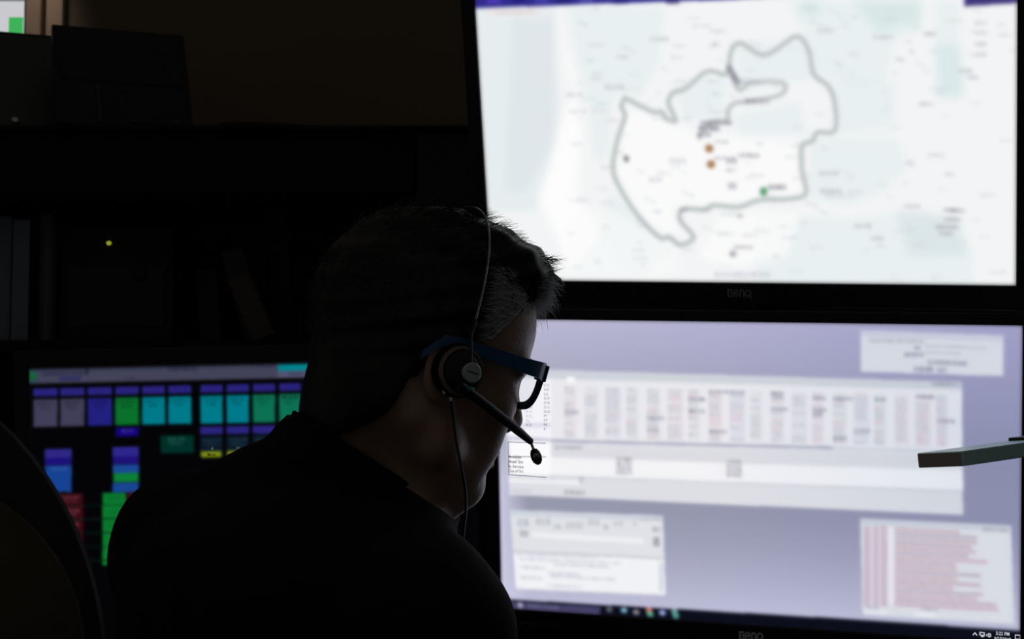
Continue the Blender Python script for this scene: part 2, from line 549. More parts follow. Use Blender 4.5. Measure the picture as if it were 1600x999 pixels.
def paint_desktop():
    c = Canvas(POSE_LO, SIZE_LO, 1000, 582, (165, 164, 190))
    gx, gy = c.gx[..., None], c.gy[..., None]
    k1, k2, k3 = np.array((188, 186, 212.)), np.array((166, 164, 203.)), np.array((150, 152, 171.))
    k4 = np.array((188, 188, 214.))
    top = k1 * (1 - gx) + k2 * gx
    mid = k3 * (1 - gx) + np.array((148, 149, 178.)) * gx
    s = np.clip(gy / 0.42, 0, 1)
    s2 = np.clip((gy - 0.62) / 0.33, 0, 1) ** 1.3
    a = top * (1 - s) + mid * s
    c.a[:] = a * (1 - s2) + k4 * s2  # panel's viewing-angle gradient painted into the wallpaper
    # pale left margin of the desktop
    e = np.clip(1 - gx / 0.06, 0, 1) * np.clip((gy - 0.3) * 4, 0, 1)
    c.a[:] = c.a * (1 - e) + np.array((205, 204, 230.)) * e

    SL = 0.024
    # ---- main window
    c.poly([(788, 576), (1503, 597), (1505, 805), (796, 774)], (222, 223, 229))
    c.poly([(788, 576), (1503, 597), (1503, 609), (788, 589)], (206, 211, 219))
    c.poly([(788, 592), (1150, 602), (1150, 696), (795, 686)], (233, 233, 238))
    c.poly([(1150, 602), (1503, 611), (1504, 705), (1150, 696)], (232, 232, 238))
    c.rect(886, 589, 898, 598, (250, 250, 252))
    c.text(1456, 597, 42, 6, (150, 152, 172), 0.8, SL)
    nrow = 13
    for ci in range(19):
        x = 882 + ci * 32.3
        wd = 14 + (ci % 3) * 3
        tint = random.choice(((206, 208, 222), (212, 212, 218), (222, 208, 216), (204, 208, 214)))
        c.rect(x, 604 + SL * (x - 880), x + wd + 4, 684 + SL * (x - 880), tint, 0.42, SL)
        for r in range(nrow):
            y = 604 + r * 6.2 + SL * (x - 880)
            q = random.random()
            if q < 0.10:
                c.text(x, y, wd + random.uniform(0, 16), 5.5, (126, 128, 146), 0.7, SL)
            elif q < 0.26 and 1 < ci < 20:
                c.text(x, y, wd, 5, (218, 182, 192), 0.6, SL)
            elif q < 0.8:
                c.text(x, y, wd, 4.5, (172, 174, 188), 0.5, SL)
    c.line([(860, 689), (1300, 700)], 4.5, (176, 176, 196))
    c.line([(790, 684), (862, 689)], 5, (190, 190, 208))
    c.line([(1300, 700), (1505, 706)], 3, (206, 209, 218))
    c.poly([(795, 700), (1505, 712), (1505, 733), (795, 712)], (220, 220, 226))
    c.poly([(795, 712), (1120, 724), (1120, 753), (795, 740)], (243, 243, 246))
    c.poly([(1120, 724), (1505, 736), (1505, 766), (1120, 753)], (241, 241, 245))
    c.line([(795, 742), (1505, 768)], 2.5, (206, 208, 216))
    kk = np.clip((gx - 0.45) / 0.45, 0, 1) ** 1.2 * np.clip(1 - np.abs(gy - 0.42) * 1.2, 0, 1)
    c.a *= (1 - kk * np.array((0.075, 0.055, 0.035))).astype(np.float32)  # viewing-angle falloff painted in as darkening toward the right
    c.text(866, 696, 44, 6, (160, 162, 172), 0.8, SL)
    for x in (963, 1135):
        for r in range(4):
            c.text(x, 715 + r * 7 + SL * (x - 963), 24, 5.5, (150, 150, 160), 0.8, SL)
    c.text(905, 745, 8, 9, (170, 172, 182), 0.8)
    c.text(800, 765, 30, 5, (196, 196, 206), 0.8, SL)
    c.text(882, 766, 32, 7, (140, 142, 155), 0.8, SL)
    c.poly([(795, 748), (905, 752), (905, 758), (795, 754)], (240, 240, 244))
    # list and box at the left, beside the face
    c.poly([(788, 590), (861, 593), (861, 686), (792, 683)], (244, 243, 248))
    c.rect(795, 661, 860, 668, (220, 218, 232))
    c.poly([(795, 688), (861, 690), (861, 744), (796, 742)], (250, 250, 252))
    # ---- small form, upper right
    c.poly([(1345, 516), (1568, 524), (1568, 588), (1345, 581)], (212, 216, 226))
    c.poly([(1345, 516), (1568, 524), (1568, 534), (1345, 526)], (200, 202, 220))
    c.text(1358, 529, 84, 6, (172, 175, 190), 0.9, 0.02)
    c.text(1428, 541, 10, 6, (150, 153, 172), 0.9)
    c.text(1414, 551, 28, 7, (150, 153, 172), 0.9)
    c.line([(1446, 541), (1540, 544)], 3, (186, 190, 204))
    c.line([(1446, 551), (1500, 553)], 3, (190, 194, 206))
    c.text(1450, 563, 62, 7, (140, 144, 164), 0.9, 0.03)
    c.text(1428, 573, 30, 8, (140, 143, 166), 0.9, 0.02)
    c.text(1464, 575, 16, 7, (140, 143, 166), 0.9)
    # ---- mail-like window, lower left
    c.poly([(797, 797), (1036, 806), (1040, 931), (806, 921)], (225, 226, 231))
    c.poly([(797, 797), (1036, 806), (1036, 815), (798, 806)], (206, 213, 222))
    for x, y, wd, h_ in ((808, 811, 18, 12), (837, 811, 24, 10), (866, 820, 12, 7), (884, 816, 28, 11), (918, 812, 18, 10), (943, 820, 7, 8), (960, 815, 14, 7), (990, 816, 6, 6), (1000, 809, 34, 5)):
        c.text(x, y, wd, h_, (172, 178, 188), 0.7)
    c.text(812, 829, 14, 10, (165, 170, 180), 0.8)
    c.poly([(831, 832), (1005, 842), (1005, 850), (831, 840)], (240, 240, 244))
    c.text(1020, 824, 12, 8, (150, 150, 162), 0.9)
    c.text(1021, 840, 11, 14, (140, 140, 152), 0.9)
    c.poly([(802, 861), (1037, 872), (1040, 929), (806, 919)], (241, 242, 245))
    c.line([(803, 862), (1036, 873)], 4, (206, 208, 214))
    for x, y, wd in ((806, 863, 130), (812, 871, 20), (830, 872, 140), (866, 880, 86), (856, 893, 48), (812, 884, 40), (905, 901, 56), (860, 898, 46), (812, 900, 36), (856, 913, 52)):
        c.text(x, y, wd, 5, (196, 199, 212), 0.75, 0.045)
    c.rect(1030, 880, 1036, 925, (214, 215, 224))
    # ---- log window with pink rows, lower right
    c.poly([(1344, 810), (1580, 821), (1585, 976), (1348, 961)], (216, 219, 227))
    c.poly([(1344, 810), (1580, 821), (1581, 832), (1344, 820)], (198, 205, 217))
    c.text(1535, 824, 40, 6, (158, 162, 178), 0.8, 0.05)
    for x, wd in ((1350, 10), (1364, 9), (1376, 10)):
        c.rect(x, 822, x + wd, 948, (198, 184, 202), 0.9, 0.04)
    pal = ((206, 186, 198), (194, 187, 203), (208, 188, 199), (201, 185, 199))
    ends = (1500, 1526, 1526, 1518, 1524, 1514, 1543, 1494, 1496, 1533, 1496, 1533, 1490, 1535, 1527, 1556, 1560)
    for r, xe in enumerate(ends):
        y = 824 + r * 7.35
        c.rect(1398, y, xe, y + 6.6, pal[r % 4], 0.85, 0.05)
        c.text(1398, y + 1, xe - 1398, 5, (184, 166, 184) if r not in (1, 2, 3) else (168, 166, 184), 0.45, 0.05)
        for x in (1350, 1364, 1376):
            c.text(x, y - 1, 9, 5, (206, 176, 190), 0.6, 0.05)
    c.rect(1388, 824, 1396, 945, (232, 231, 238), 0.8, 0.05)
    c.text(1354, 948, 20, 5, (180, 182, 196), 0.8, 0.05)
    c.rect(1350, 952, 1388, 959, (228, 230, 238), 0.9, 0.05)
    c.rect(1428, 956, 1462, 964, (230, 232, 238), 0.9, 0.05)
    c.text(1440, 950, 24, 5, (160, 164, 184), 0.8, 0.05)
    # ---- task bar
    c.poly([(700, 931), (808, 938), (1320, 967.5), (1640, 989), (1640, 1060), (700, 1010)], (12, 14, 28))
    c.poly([(790, 940), (938, 949), (938, 961), (790, 952)], (70, 66, 104))
    c.blob(813, 946, 4.5, 4.5, (170, 165, 190))
    c.text(824, 944, 48, 6, (104, 102, 138), 0.9, 0.06)
    for x, y, k in ((952, 953, (90, 95, 105)), (975, 954, (120, 175, 195)), (994, 957, (130, 130, 140)), (1014, 954, (200, 110, 100)), (1016, 960, (90, 170, 140)), (1035, 958, (150, 165, 220)),
                    (1054, 957, (100, 160, 150)), (1056, 963, (80, 150, 140))):
        c.blob(x, y, 5.5, 4.5, k)
    c.blur(3.0)
    # the task bar's edge and the list at the left are crisp in places
    c.poly([(788, 592), (859, 594), (859, 660), (795, 659)], (244, 243, 248), 0.6)
    return c


def paint_console():
    c = Canvas(POSE_LE, SIZE_LE, 900, 565, (4, 4, 6))
    S = -0.0215

    def r(x0, y0, x1, y1, k, a=1.0):
        # y given at the left edge of the rectangle as it stands
        c.rect(x0, y0, x1, y1, k, a, S)
    r(20, 578.5, 1200, 600.5, (66, 66, 88))
    r(20, 578.5, 1200, 583, (54, 60, 80))
    c.blob(50, 588, 8, 8, (18, 112, 44))
    r(38, 578, 60, 600, (40, 62, 84), 0.35)
    c.text(66, 582, 65, 6, (40, 40, 70), 0.9, S)
    r(92, 590, 126, 595, (44, 44, 96))
    r(133, 576, 138, 586, (34, 34, 60))
    c.text(262, 574, 46, 6, (38, 38, 64), 0.95, S)
    c.text(400, 571, 30, 4, (46, 46, 70), 0.9, S)
    c.text(196, 590, 14, 4, (44, 44, 72), 0.9, S)
    r(434, 570.5, 520, 580, (0, 132, 140))
    r(434, 581, 520, 590, (86, 84, 112))
    c.text(450, 583, 30, 4, (50, 50, 80), 0.9, S)
    blue = (42, 36, 126)
    gry = (64, 62, 88)
    cy = (0, 122, 138)
    gr = (10, 112, 44)
    sg = (12, 112, 82)
    X = [(52, 90), (94, 132), (137, 175), (180, 217), (222, 258), (263, 299), (313, 348), (354, 389), (395, 430), (436, 470), (475, 512)]
    K = [gry, gry, (34, 32, 126), gr, cy, cy, cy, cy, sg, sg, (50, 50, 66)]
    for (x0, x1), k in zip(X, K):
        y = 607.5 + S * (x0 - 52)
        r(x0, y, x1, y + 12.5, blue)
        c.text(x0 + 8, y + 4, 22, 5, (34, 26, 110), 0.6, S)
        r(x0, y + 17, x1, y + 60.5, k)
        c.text(x0 + 6, y + 21, x1 - x0 - 12, 5, tuple(v * 0.6 for v in k), 0.65, S)
        c.text(x0 + 10, y + 28, x1 - x0 - 22, 5, tuple(v * 0.6 for v in k), 0.65, S)
    r(181, 669, 217, 683, (20, 4, 122))
    c.text(190, 671, 18, 5, (72, 60, 160), 0.9, S)
    for (x0, x1) in X[6:]:
        y = 667 + S * (x0 - 313)
        r(x0, y, x1, y + 13, blue)
        r(x0, y + 16, x1, y + 48, (10, 26, 38))
        c.text(x0 + 4, y + 19, 28, 5, (36, 56, 72), 0.8, S)
        c.text(x0 + 7, y + 26, 22, 5, (36, 56, 72), 0.8, S)
    for (x0, x1) in X[6:8]:
        y = 706 + S * (x0 - 313)
        r(x0 + 1, y, x1 - 2, y + 9.5, (126, 138, 20))
    r(251, 681, 303, 709, (0, 48, 40))
    c.text(262, 684, 28, 5, (40, 86, 80), 0.8, S)
    c.text(265, 691, 22, 5, (34, 80, 74), 0.8, S)
    # lower stacks
    r(70, 702, 112, 725, (46, 40, 132))
    r(70, 716, 112, 727, (28, 16, 120))
    r(70, 728, 112, 770, (22, 66, 146))
    c.text(80, 730, 26, 6, (60, 96, 160), 0.7, S)
    r(176, 699, 217, 724, (46, 40, 140))
    r(176, 714, 217, 726, (30, 18, 120))
    r(176, 727, 217, 741, (26, 74, 150))
    r(177, 740, 217, 754, (12, 128, 52))
    r(176, 755, 217, 770, (24, 70, 146))
    r(66, 772, 92, 860, (10, 122, 46))
    r(92, 772, 130, 884, (58, 10, 18))
    r(160, 771, 197, 884, (10, 122, 46))
    r(198, 770, 236, 884, (58, 10, 18))
    for k in range(5):
        y = 772 + 21.5 * k
        r(66, y + 19, 236, y + 21, (4, 40, 24), 0.8)
        c.text(97, y + 3, 28, 5, (112, 66, 78), 0.8, S)
        c.text(100, y + 9, 20, 4, (100, 56, 66), 0.7, S)
        c.text(203, y + 3, 28, 5, (112, 66, 78), 0.8, S)
        c.text(168, y + 5, 22, 5, (8, 92, 40), 0.7, S)
    c.blur(2.6)
    return c


def flat_text(name, s, px, py, hpx, pose, size, parent, m, lift=0.0006, bold=0.0, width=None):
    """crisp lettering printed on a screen or bezel plane; (px, py) = left end of the base line in the photograph"""
    R = RCAM @ rot_pose(*pose[:3])
    t = RCAM @ np.array(pose[3:6]) + CAM
    u, v = to_uv(pose, size)(np.array([px]), np.array([py]))
    x0, z0 = (u[0] - 0.5) * size[0], (0.5 - v[0]) * size[1]
    h = hpx * pose[4] / FPX
    cu = bpy.data.curves.new('lettering', 'FONT')
    cu.body = s
    cu.size = h / 0.70
    cu.offset = bold * h
    cu.resolution_u = 3
    to = bpy.data.objects.new('lettering', cu)
    COL.objects.link(to)
    dg = bpy.context.evaluated_depsgraph_get()
    me = bpy.data.meshes.new_from_object(to.evaluated_get(dg))
    V = np.array([q.co[:] for q in me.vertices])
    F = [list(p.vertices) for p in me.polygons]
    bpy.data.objects.remove(to)
    bpy.data.meshes.remove(me)
    k = 1.0
    if width is not None:
        k = (width * pose[4] / FPX) / (V[:, 0].max() - V[:, 0].min())
    L = np.stack([x0 + V[:, 0] * k, np.full(len(V), -lift), z0 + V[:, 1]], -1)
    return obj(name, L @ R.T + t, F, m, parent)


def strokes(name, lines, px, py, hpx, wpx, pose, size, parent, m, th=0.16, lift=0.0006, mx=None):
    """stroke lettering: each line is a list of (x, y) in a unit box of height 1"""
    R = RCAM @ rot_pose(*pose[:3])
    t = RCAM @ np.array(pose[3:6]) + CAM
    u, v = to_uv(pose, size)(np.array([px]), np.array([py]))
    x0, z0 = (u[0] - 0.5) * size[0], (0.5 - v[0]) * size[1]
    s = pose[4] / FPX
    mx = mx or max(p[0] for l in lines for p in l)
    mb = MB()
    for l in lines:
        P = np.array(l, float)
        P[:, 0] *= wpx / mx * s
        P[:, 1] *= hpx * s
        w = th * hpx * s / 2
        for a, b in zip(P[:-1], P[1:]):
            d = nrm(b - a)
            n = np.array([-d[1], d[0]]) * w
            a2, b2 = a - d * w * 0.7, b + d * w * 0.7
            q = [a2 + n, a2 - n, b2 - n, b2 + n]
            V = [(x0 + c[0], -lift, z0 + c[1]) for c in q] + [(x0 + c[0], -lift * 0.2, z0 + c[1]) for c in q]
            mb.add(np.array(V) @ R.T + t, [[0, 1, 2, 3], [4, 7, 6, 5], [0, 4, 5, 1], [1, 5, 6, 2], [2, 6, 7, 3], [3, 7, 4, 0]])
    return mb.build(name, m, parent)


def arc(cx, cy, rx, ry, a0, a1, n=10):
    return [(cx + rx * math.cos(math.radians(q)), cy + ry * math.sin(math.radians(q))) for q in np.linspace(a0, a1, n)]


LOGO_ = [[(0, 0), (0, 1), (0.55, 1)] + arc(0.55, 0.77, 0.22, 0.23, 90, -90, 7) + [(0.0, 0.54)] + [(0.55, 0.54)] + arc(0.58, 0.27, 0.24, 0.27, 90, -90, 7) + [(0, 0)],
        [(1.2, 0.48), (1.95, 0.48)] + arc(1.55, 0.48, 0.42, 0.5, 0, 320, 16),
        [(2.4, 0), (2.4, 0.95)], [(2.4, 0.62)] + arc(2.78, 0.58, 0.36, 0.4, 150, 0, 8) + [(3.14, 0)],
        arc(4.0, 0.48, 0.5, 0.5, 0, 360, 18), [(4.1, 0.2), (4.6, -0.2)]]

LOGO = [LOGO_[0:1], LOGO_[1:2], LOGO_[2:4], LOGO_[4:6]]


def logo(px, py, hpx, wpx, pose, size, parent, m, th, lift):
    full = max(p[0] for l in LOGO_ for p in l)
    for letter in LOGO:
        strokes('logo_letter', letter, px, py, hpx, wpx, pose, size, parent, m, th, lift, full)


# ------------------------------------------------------------------ monitors
M_scr_up, M_scr_lo, M_scr_le = screen_mat('map_screen'), screen_mat('desktop_screen'), screen_mat('console_screen')


def monitor_body(root, pose, size, left, right, top, bot, deep=0.018):
    R = RCAM @ rot_pose(*pose[:3])
    t = RCAM @ np.array(pose[3:6]) + CAM
    w, h = size[0] / 2, size[1] / 2
    mb = MB()
    y0, y1 = -0.0035, 0.006
    mb.box((-w - left, y0, h), (w + right, y1, h + top), R, t, 0.0012)
    mb.box((-w - left, y0, -h - bot), (w + right, y1, -h), R, t, 0.0012)
    mb.box((-w - left, y0, -h), (-w, y1, h), R, t, 0.0012)
    mb.box((w, y0, -h), (w + right, y1, h), R, t, 0.0012)
    mb.build('bezel', M_bezel, root)
    mb = MB()
    mb.box((-w - left * 0.9, 0.0015, -h - bot * 0.9), (w + right * 0.9, 0.012 + deep, h + top * 0.9), R, t, 0.004)
    mb.box((-w * 0.72, 0.012 + deep, -h * 0.7), (w * 0.72, 0.030 + deep, h * 0.75), R, t, 0.008)
    mb.build('housing', M_black, root)
    return R, t


DESK_Z = 0.73
# upper monitor with the map
R_, t_ = RCAM @ rot_pose(*POSE_UP[:3]), RCAM @ np.array(POSE_UP[3:6]) + CAM
m_up = thing('monitor', t_ + R_ @ np.array([0, 0.02, -0.19]), 'upper monitor showing a pale county map with a grey outline', 'monitor')
monitor_body(m_up, POSE_UP, SIZE_UP, 0.0165, 0.0165, 0.016, 0.026)
display_mesh('display', paint_map(), POSE_UP, SIZE_UP, 380, 214, m_up, M_scr_up)
logo(1139, 462, 10.5, 37, POSE_UP, SIZE_UP, m_up, M_silver_dim, 0.2, 0.0042)
mb = MB()
mb.box((0.10, -0.0048, -0.1955), (0.30, -0.0036, -0.1935), R_, t_, 0.0004)  # added strip, stands in for the highlight along the chin's lower edge
mb.build('chin_highlight', mat('highlight_strip', (0.05, 0.05, 0.05), 0.2, spec=0.6), m_up)

# lower monitor with the desktop
R_, t_ = RCAM @ rot_pose(*POSE_LO[:3]), RCAM @ np.array(POSE_LO[3:6]) + CAM
m_lo = thing('monitor', t_ + R_ @ np.array([0, 0.02, -0.20]), 'lower monitor showing office windows on a lilac desktop', 'monitor')
monitor_body(m_lo, POSE_LO, SIZE_LO, 0.0165, 0.0165, 0.013, 0.030)
disp = display_mesh('display', paint_desktop(), POSE_LO, SIZE_LO, 380, 221, m_lo, M_scr_lo)
logo(1157, 997, 10.5, 37, POSE_LO, SIZE_LO, m_lo, M_silver, 0.22, 0.0042)
M_ink = emit('screen_ink', tuple(lin((92, 90, 110))))
M_ink2 = emit('screen_ink_pale', tuple(lin((172, 170, 188))))
M_inkd = emit('screen_ink_dark', tuple(lin((45, 45, 62))))
M_inkw = emit('screen_white', tuple(lin((205, 208, 215))))
for s, y, m in (('Available', 716, M_inkd), ('Avail Stn', 723.5, M_inkd), ('In Service', 731, M_inkd), ('Out of Svc', 738, M_ink)):
    flat_text('lettering', s, 795, y, 5.0, POSE_LO, SIZE_LO, disp, m, bold=0.02, width=22 if 'S' not in s else 25)
colA = ['', '', '', '', '', '0-A', '0-30', '0-32', '0-22', '0-J', '0-21', '00/2-J']
colB = ['A', 'U.C', '0-0', 'U.J', 'D-P', 'D-B', 'D-3', 'D-D', 'PT', 'PT', 'PS', 'P.']
for i, (a, b) in enumerate(zip(colA, colB)):
    y = 597 + i * 6.9
    if a:
        flat_text('lettering', a, 822 if len(a) < 5 else 808, y, 4.3, POSE_LO, SIZE_LO, disp, M_inkd if i == 10 else M_ink2)
    flat_text('lettering', b, 850, y, 4.3, POSE_LO, SIZE_LO, disp, M_inkd if i in (7, 10) else M_ink)
strokes('box_outline', [[(0, 0), (0, 1), (1, 1.0)], [(0, 0.555), (1, 0.59)], [(0, 0), (1, -0.035)]], 795, 742, 54, 64, POSE_LO, SIZE_LO, disp, M_ink, 0.018)
# clock and tray signs
flat_text('clock', '5:22 PM', 1556, 992.3, 5.2, POSE_LO, SIZE_LO, disp, M_inkw, bold=0.012, width=19.5)
flat_text('clock', '9/27/2018', 1553.5, 1000.6, 5.2, POSE_LO, SIZE_LO, disp, M_inkw, bold=0.012, width=24)
strokes('tray_sign', [[(0, 0), (0.5, 0.7), (1, 0)]], 1520.5, 992.5, 5, 5.5, POSE_LO, SIZE_LO, disp, M_inkw, 0.25)
strokes('tray_sign', [[(0, 0.95), (0, 0.35), (0.3, 0.3)], [(0, 1), (1, 0.95), (1, 0.2), (0.25, 0.25)], [(0.35, -0.05), (0.75, -0.05)]], 1531, 994.5, 6, 6.5, POSE_LO, SIZE_LO, disp, M_inkw, 0.22)
strokes('tray_sign', [[(0, 0.3), (0, 0.7), (0.25, 0.7), (0.5, 1), (0.5, 0), (0.25, 0.3), (0, 0.3)], arc(0.5, 0.5, 0.28, 0.4, -60, 60, 5), arc(0.5, 0.5, 0.5, 0.6, -60, 60, 5)],
        1541.5, 995.5, 5.5, 6.5, POSE_LO, SIZE_LO, disp, M_inkw, 0.14)
strokes('tray_sign', [[(0, 0), (0, 1), (1, 0.97), (1, 0), (0.7, 0), (0.55, -0.25), (0.4, 0), (0, 0)]], 1586.5, 998.8, 6.2, 7, POSE_LO, SIZE_LO, disp, M_inkw, 0.17)
# faint print on the bezel corner
flat_text('bezel_print', 'MEMORY CARD', 812, 974, 5.0, POSE_LO, SIZE_LO, m_lo, mat('faint_print', (0.10, 0.10, 0.11), 0.6), 0.0042, width=68)

# the stand that carries both
pole = t_ + np.array([0.045, 0.17, 0])
base = np.array([pole[0], pole[1], DESK_Z])
st = thing('monitor_stand', base, 'black pole stand behind the two stacked right-hand monitors', 'stand')
MB().box((-0.15, -0.12, 0), (0.15, 0.12, 0.014), t=base, bev=0.004).build('base', M_metal, st)
MB().tube([base + (0, 0, 0.01), base + (0, 0, 0.88)], 0.018, 18).build('pole', M_metal, st, True)
for pz in (POSE_LO, POSE_UP):
    Rm, tm = RCAM @ rot_pose(*pz[:3]), RCAM @ np.array(pz[3:6]) + CAM
    bk = tm + Rm @ np.array([0, 0.052, 0])
    mb = MB()
    mb.box((-0.05, 0.0485, -0.05), (0.05, 0.054, 0.05), Rm, tm, 0.002)
    end = np.array([base[0], base[1], bk[2]])
    mb.tube([bk, end], 0.013, 12)
    mb.lathe([(-0.03, 0.026), (0.03, 0.026)], end, (0, 0, 1), 18)
    mb.build('arm', M_metal, st)

# left monitor, coloured tiles
R_, t_ = RCAM @ rot_pose(*POSE_LE[:3]), RCAM @ np.array(POSE_LE[3:6]) + CAM
b0 = np.array([t_[0], t_[1] + 0.09, DESK_Z])
m_le = thing('monitor', b0, 'left monitor showing rows of coloured dispatch tiles on black', 'monitor')
monitor_body(m_le, POSE_LE, SIZE_LE, 0.018, 0.018, 0.020, 0.024)
disp = display_mesh('display', paint_console(), POSE_LE, SIZE_LE, 340, 213, m_le, M_scr_le)
M_le_ink, M_le_pale = emit('tile_ink', tuple(lin((22, 26, 8)))), emit('tile_pale', tuple(lin((110, 120, 128))))
flat_text('lettering', 'Mute', 324, 713, 4.6, POSE_LE, SIZE_LE, disp, M_le_ink, bold=0.02, width=13)
flat_text('lettering', 'Mute', 367, 712, 4.6, POSE_LE, SIZE_LE, disp, M_le_ink, bold=0.02, width=13)
flat_text('lettering', '4', 330, 703.5, 4.6, POSE_LE, SIZE_LE, disp, M_le_pale)
flat_text('lettering', '11', 369, 702.8, 4.6, POSE_LE, SIZE_LE, disp, M_le_pale)
flat_text('lettering', 'NFT OFTAP', 440, 623, 4.6, POSE_LE, SIZE_LE, disp, M_le_ink, width=26)
MB().box((-0.12, -0.09, 0), (0.12, 0.09, 0.014), t=b0, bev=0.004).build('stand_base', M_black, m_le)
MB().box((-0.035, -0.02, 0.01), (0.035, 0.02, t_[2] - DESK_Z), t=b0, bev=0.004).build('stand_neck', M_black, m_le)

# ------------------------------------------------------------------ desk
N_BASE = W(566, 742, 1.62)                     # root of the man's neck
THB = math.radians(40)
FB = np.array([math.cos(THB), math.sin(THB), 0.0])
RB = np.array([math.sin(THB), -math.cos(THB), 0.0])
UZ = np.array([0, 0, 1.0])
e0 = (N_BASE + FB * 0.20)[:2]
pa, pb = e0 - RB[:2] * 0.30, e0 + RB[:2] * 0.46
poly = [(-1.45, 2.78), (-1.45, pa[1] + 0.02), (pa[0], pa[1]), (pb[0], pb[1]), (1.15, pb[1]), (1.15, 2.78)]
dk = thing('desk', (0, 2.3, 0), 'dark corner desk under the monitors and in front of the seated person', 'desk')
n = len(poly)
MB().add([(x, y, DESK_Z - 0.03) for x, y in poly] + [(x, y, DESK_Z) for x, y in poly],
         [list(range(n))[::-1], [n + i for i in range(n)]] + [[i, (i + 1) % n, n + (i + 1) % n, n + i] for i in range(n)]).build('worktop', M_desk, dk)
for x, y0, y1 in ((-1.44, 2.1, 2.76), (1.11, 1.4, 2.76)):
    MB().box((x, y0, 0), (x + 0.03, y1, DESK_Z - 0.03)).build('side_panel', M_desk, dk)
MB().box((-1.41, 2.72, 0.1), (1.11, 2.74, DESK_Z - 0.03)).build('back_panel', M_desk, dk)

# ------------------------------------------------------------------ hutch at the back
HY = 2.80                                      # front of the hutch


def zat(py, y=HY):
    return WY(800, py, y)[2]


def xat(px, y=HY, py=250):
    return WY(px, py, y)[0]


zt0, zt1, zf, = zat(205), zat(198), zat(301)
xl, xj, xr = -1.35, xat(652), 0.75
ht = thing('hutch', ((xl + xr) / 2, HY + 0.15, 0), 'long dark overhead shelf unit behind the left monitor', 'shelf unit')
MB().box((xl, HY - 0.012, zt0), (xr, HY + 0.36, zt1), bev=0.002).build('top_board', M_hutch, ht)
MB().box((xl, HY, zf), (xj - 0.003, HY + 0.018, zt0 - 0.003), bev=0.002).build('flap_door', M_hutch, ht)
MB().box((xl, HY + 0.02, zf), (xj - 0.01, HY + 0.36, zf + 0.018)).build('shelf_board', M_hutch, ht)
MB().box((xl, HY + 0.02, zat(548)), (xj - 0.01, HY + 0.36, zat(548) + 0.018)).build('shelf_board', M_hutch, ht)
MB().box((xj, HY - 0.004, 0.0), (xr, HY + 0.016, zt0 - 0.002), bev=0.002).build('end_panel', M_hutch2, ht)
MB().box((xj, HY + 0.016, 0), (xj + 0.018, HY + 0.36, zt0)).build('upright', M_hutch2, ht)
MB().box((xl, HY, 0), (xl + 0.018, HY + 0.36, zt0)).build('upright', M_hutch, ht)
MB().box((xl, HY + 0.352, 0), (xr, HY + 0.36, zt0)).build('back_panel', M_hutch, ht)
zsh = zat(548) + 0.018                         # surface of the open shelf

# things in the open bay, barely visible
r0 = WY(190, 385, HY + 0.14)
rz = zsh
rd = thing('radio_unit', (r0[0], HY + 0.2, rz), 'black radio unit with a tiny yellow-green light in the dark bay', 'radio')
MB().box((r0[0] - 0.10, HY + 0.13, rz), (r0[0] + 0.09, HY + 0.32, WY(0, 352, HY + 0.13)[2]), bev=0.004).build('case', M_black, rd)
MB().box((r0[0] - 0.085, HY + 0.127, rz + 0.03), (r0[0] + 0.075, HY + 0.131, rz + 0.13), bev=0.001).build('face_plate', M_bezel, rd)
led = WY(170, 380, HY + 0.125)
MB().lathe([(-0.001, 0.0034), (0.002, 0.003), (0.003, 0.0015)], led, (0, -1, 0), 14, 1.2).build('indicator_light', emit('indicator_glow', (0.30, 0.36, 0.015), 1.0), rd)
MB().lathe([(0, 0.014), (0.012, 0.012)], led + (0.05, 0.004, -0.05), (0, -1, 0), 18).build('knob', M_black, rd, True)

M_paper = mat('blue_grey_paper', (0.12, 0.16, 0.20), 0.8)
M_olive = mat('olive_enamel', (0.07, 0.08, 0.065), 0.5)
for i, (x0, x1, y0, y1, yy, tl) in enumerate(((-40, 18, 338, 400, 0.10, 0.0), (21, 46, 343, 400, 0.08, 0.05))):
    a, b = WY(x0, y0, HY + yy), WY(x1, y1, HY + yy)
    o = MB().box((a[0], HY + yy, zsh), (b[0], HY + yy + 0.006, a[2]), bev=0.001).build('paper_pad', M_paper)
    tag(o, ('wide blue-grey paper pad standing at the left edge of the dark bay', 'narrow blue-grey paper pad standing right of the wide one in the bay')[i], 'paper', 'paper pads in the bay')
mc = WY(76, 380, HY + 0.12)
mg = thing('mug', (mc[0], HY + 0.12, zsh), 'dim greenish tumbler beside the paper pads in the bay', 'cup')
hz = WY(76, 337, HY + 0.12)[2] - zsh
MB().lathe([(0, 0.010), (0, 0.014), (hz * 0.5, 0.015), (hz * 0.92, 0.015), (hz, 0.012), (hz, 0.009), (hz * 0.9, 0.008)], (mc[0], HY + 0.12, zsh), (0, 0, 1), 24).build('body', M_olive, mg, True)
MB().lathe([(hz, 0.012), (hz + 0.003, 0.010)], (mc[0], HY + 0.12, zsh), (0, 0, 1), 20).build('lid', M_black, mg, True)
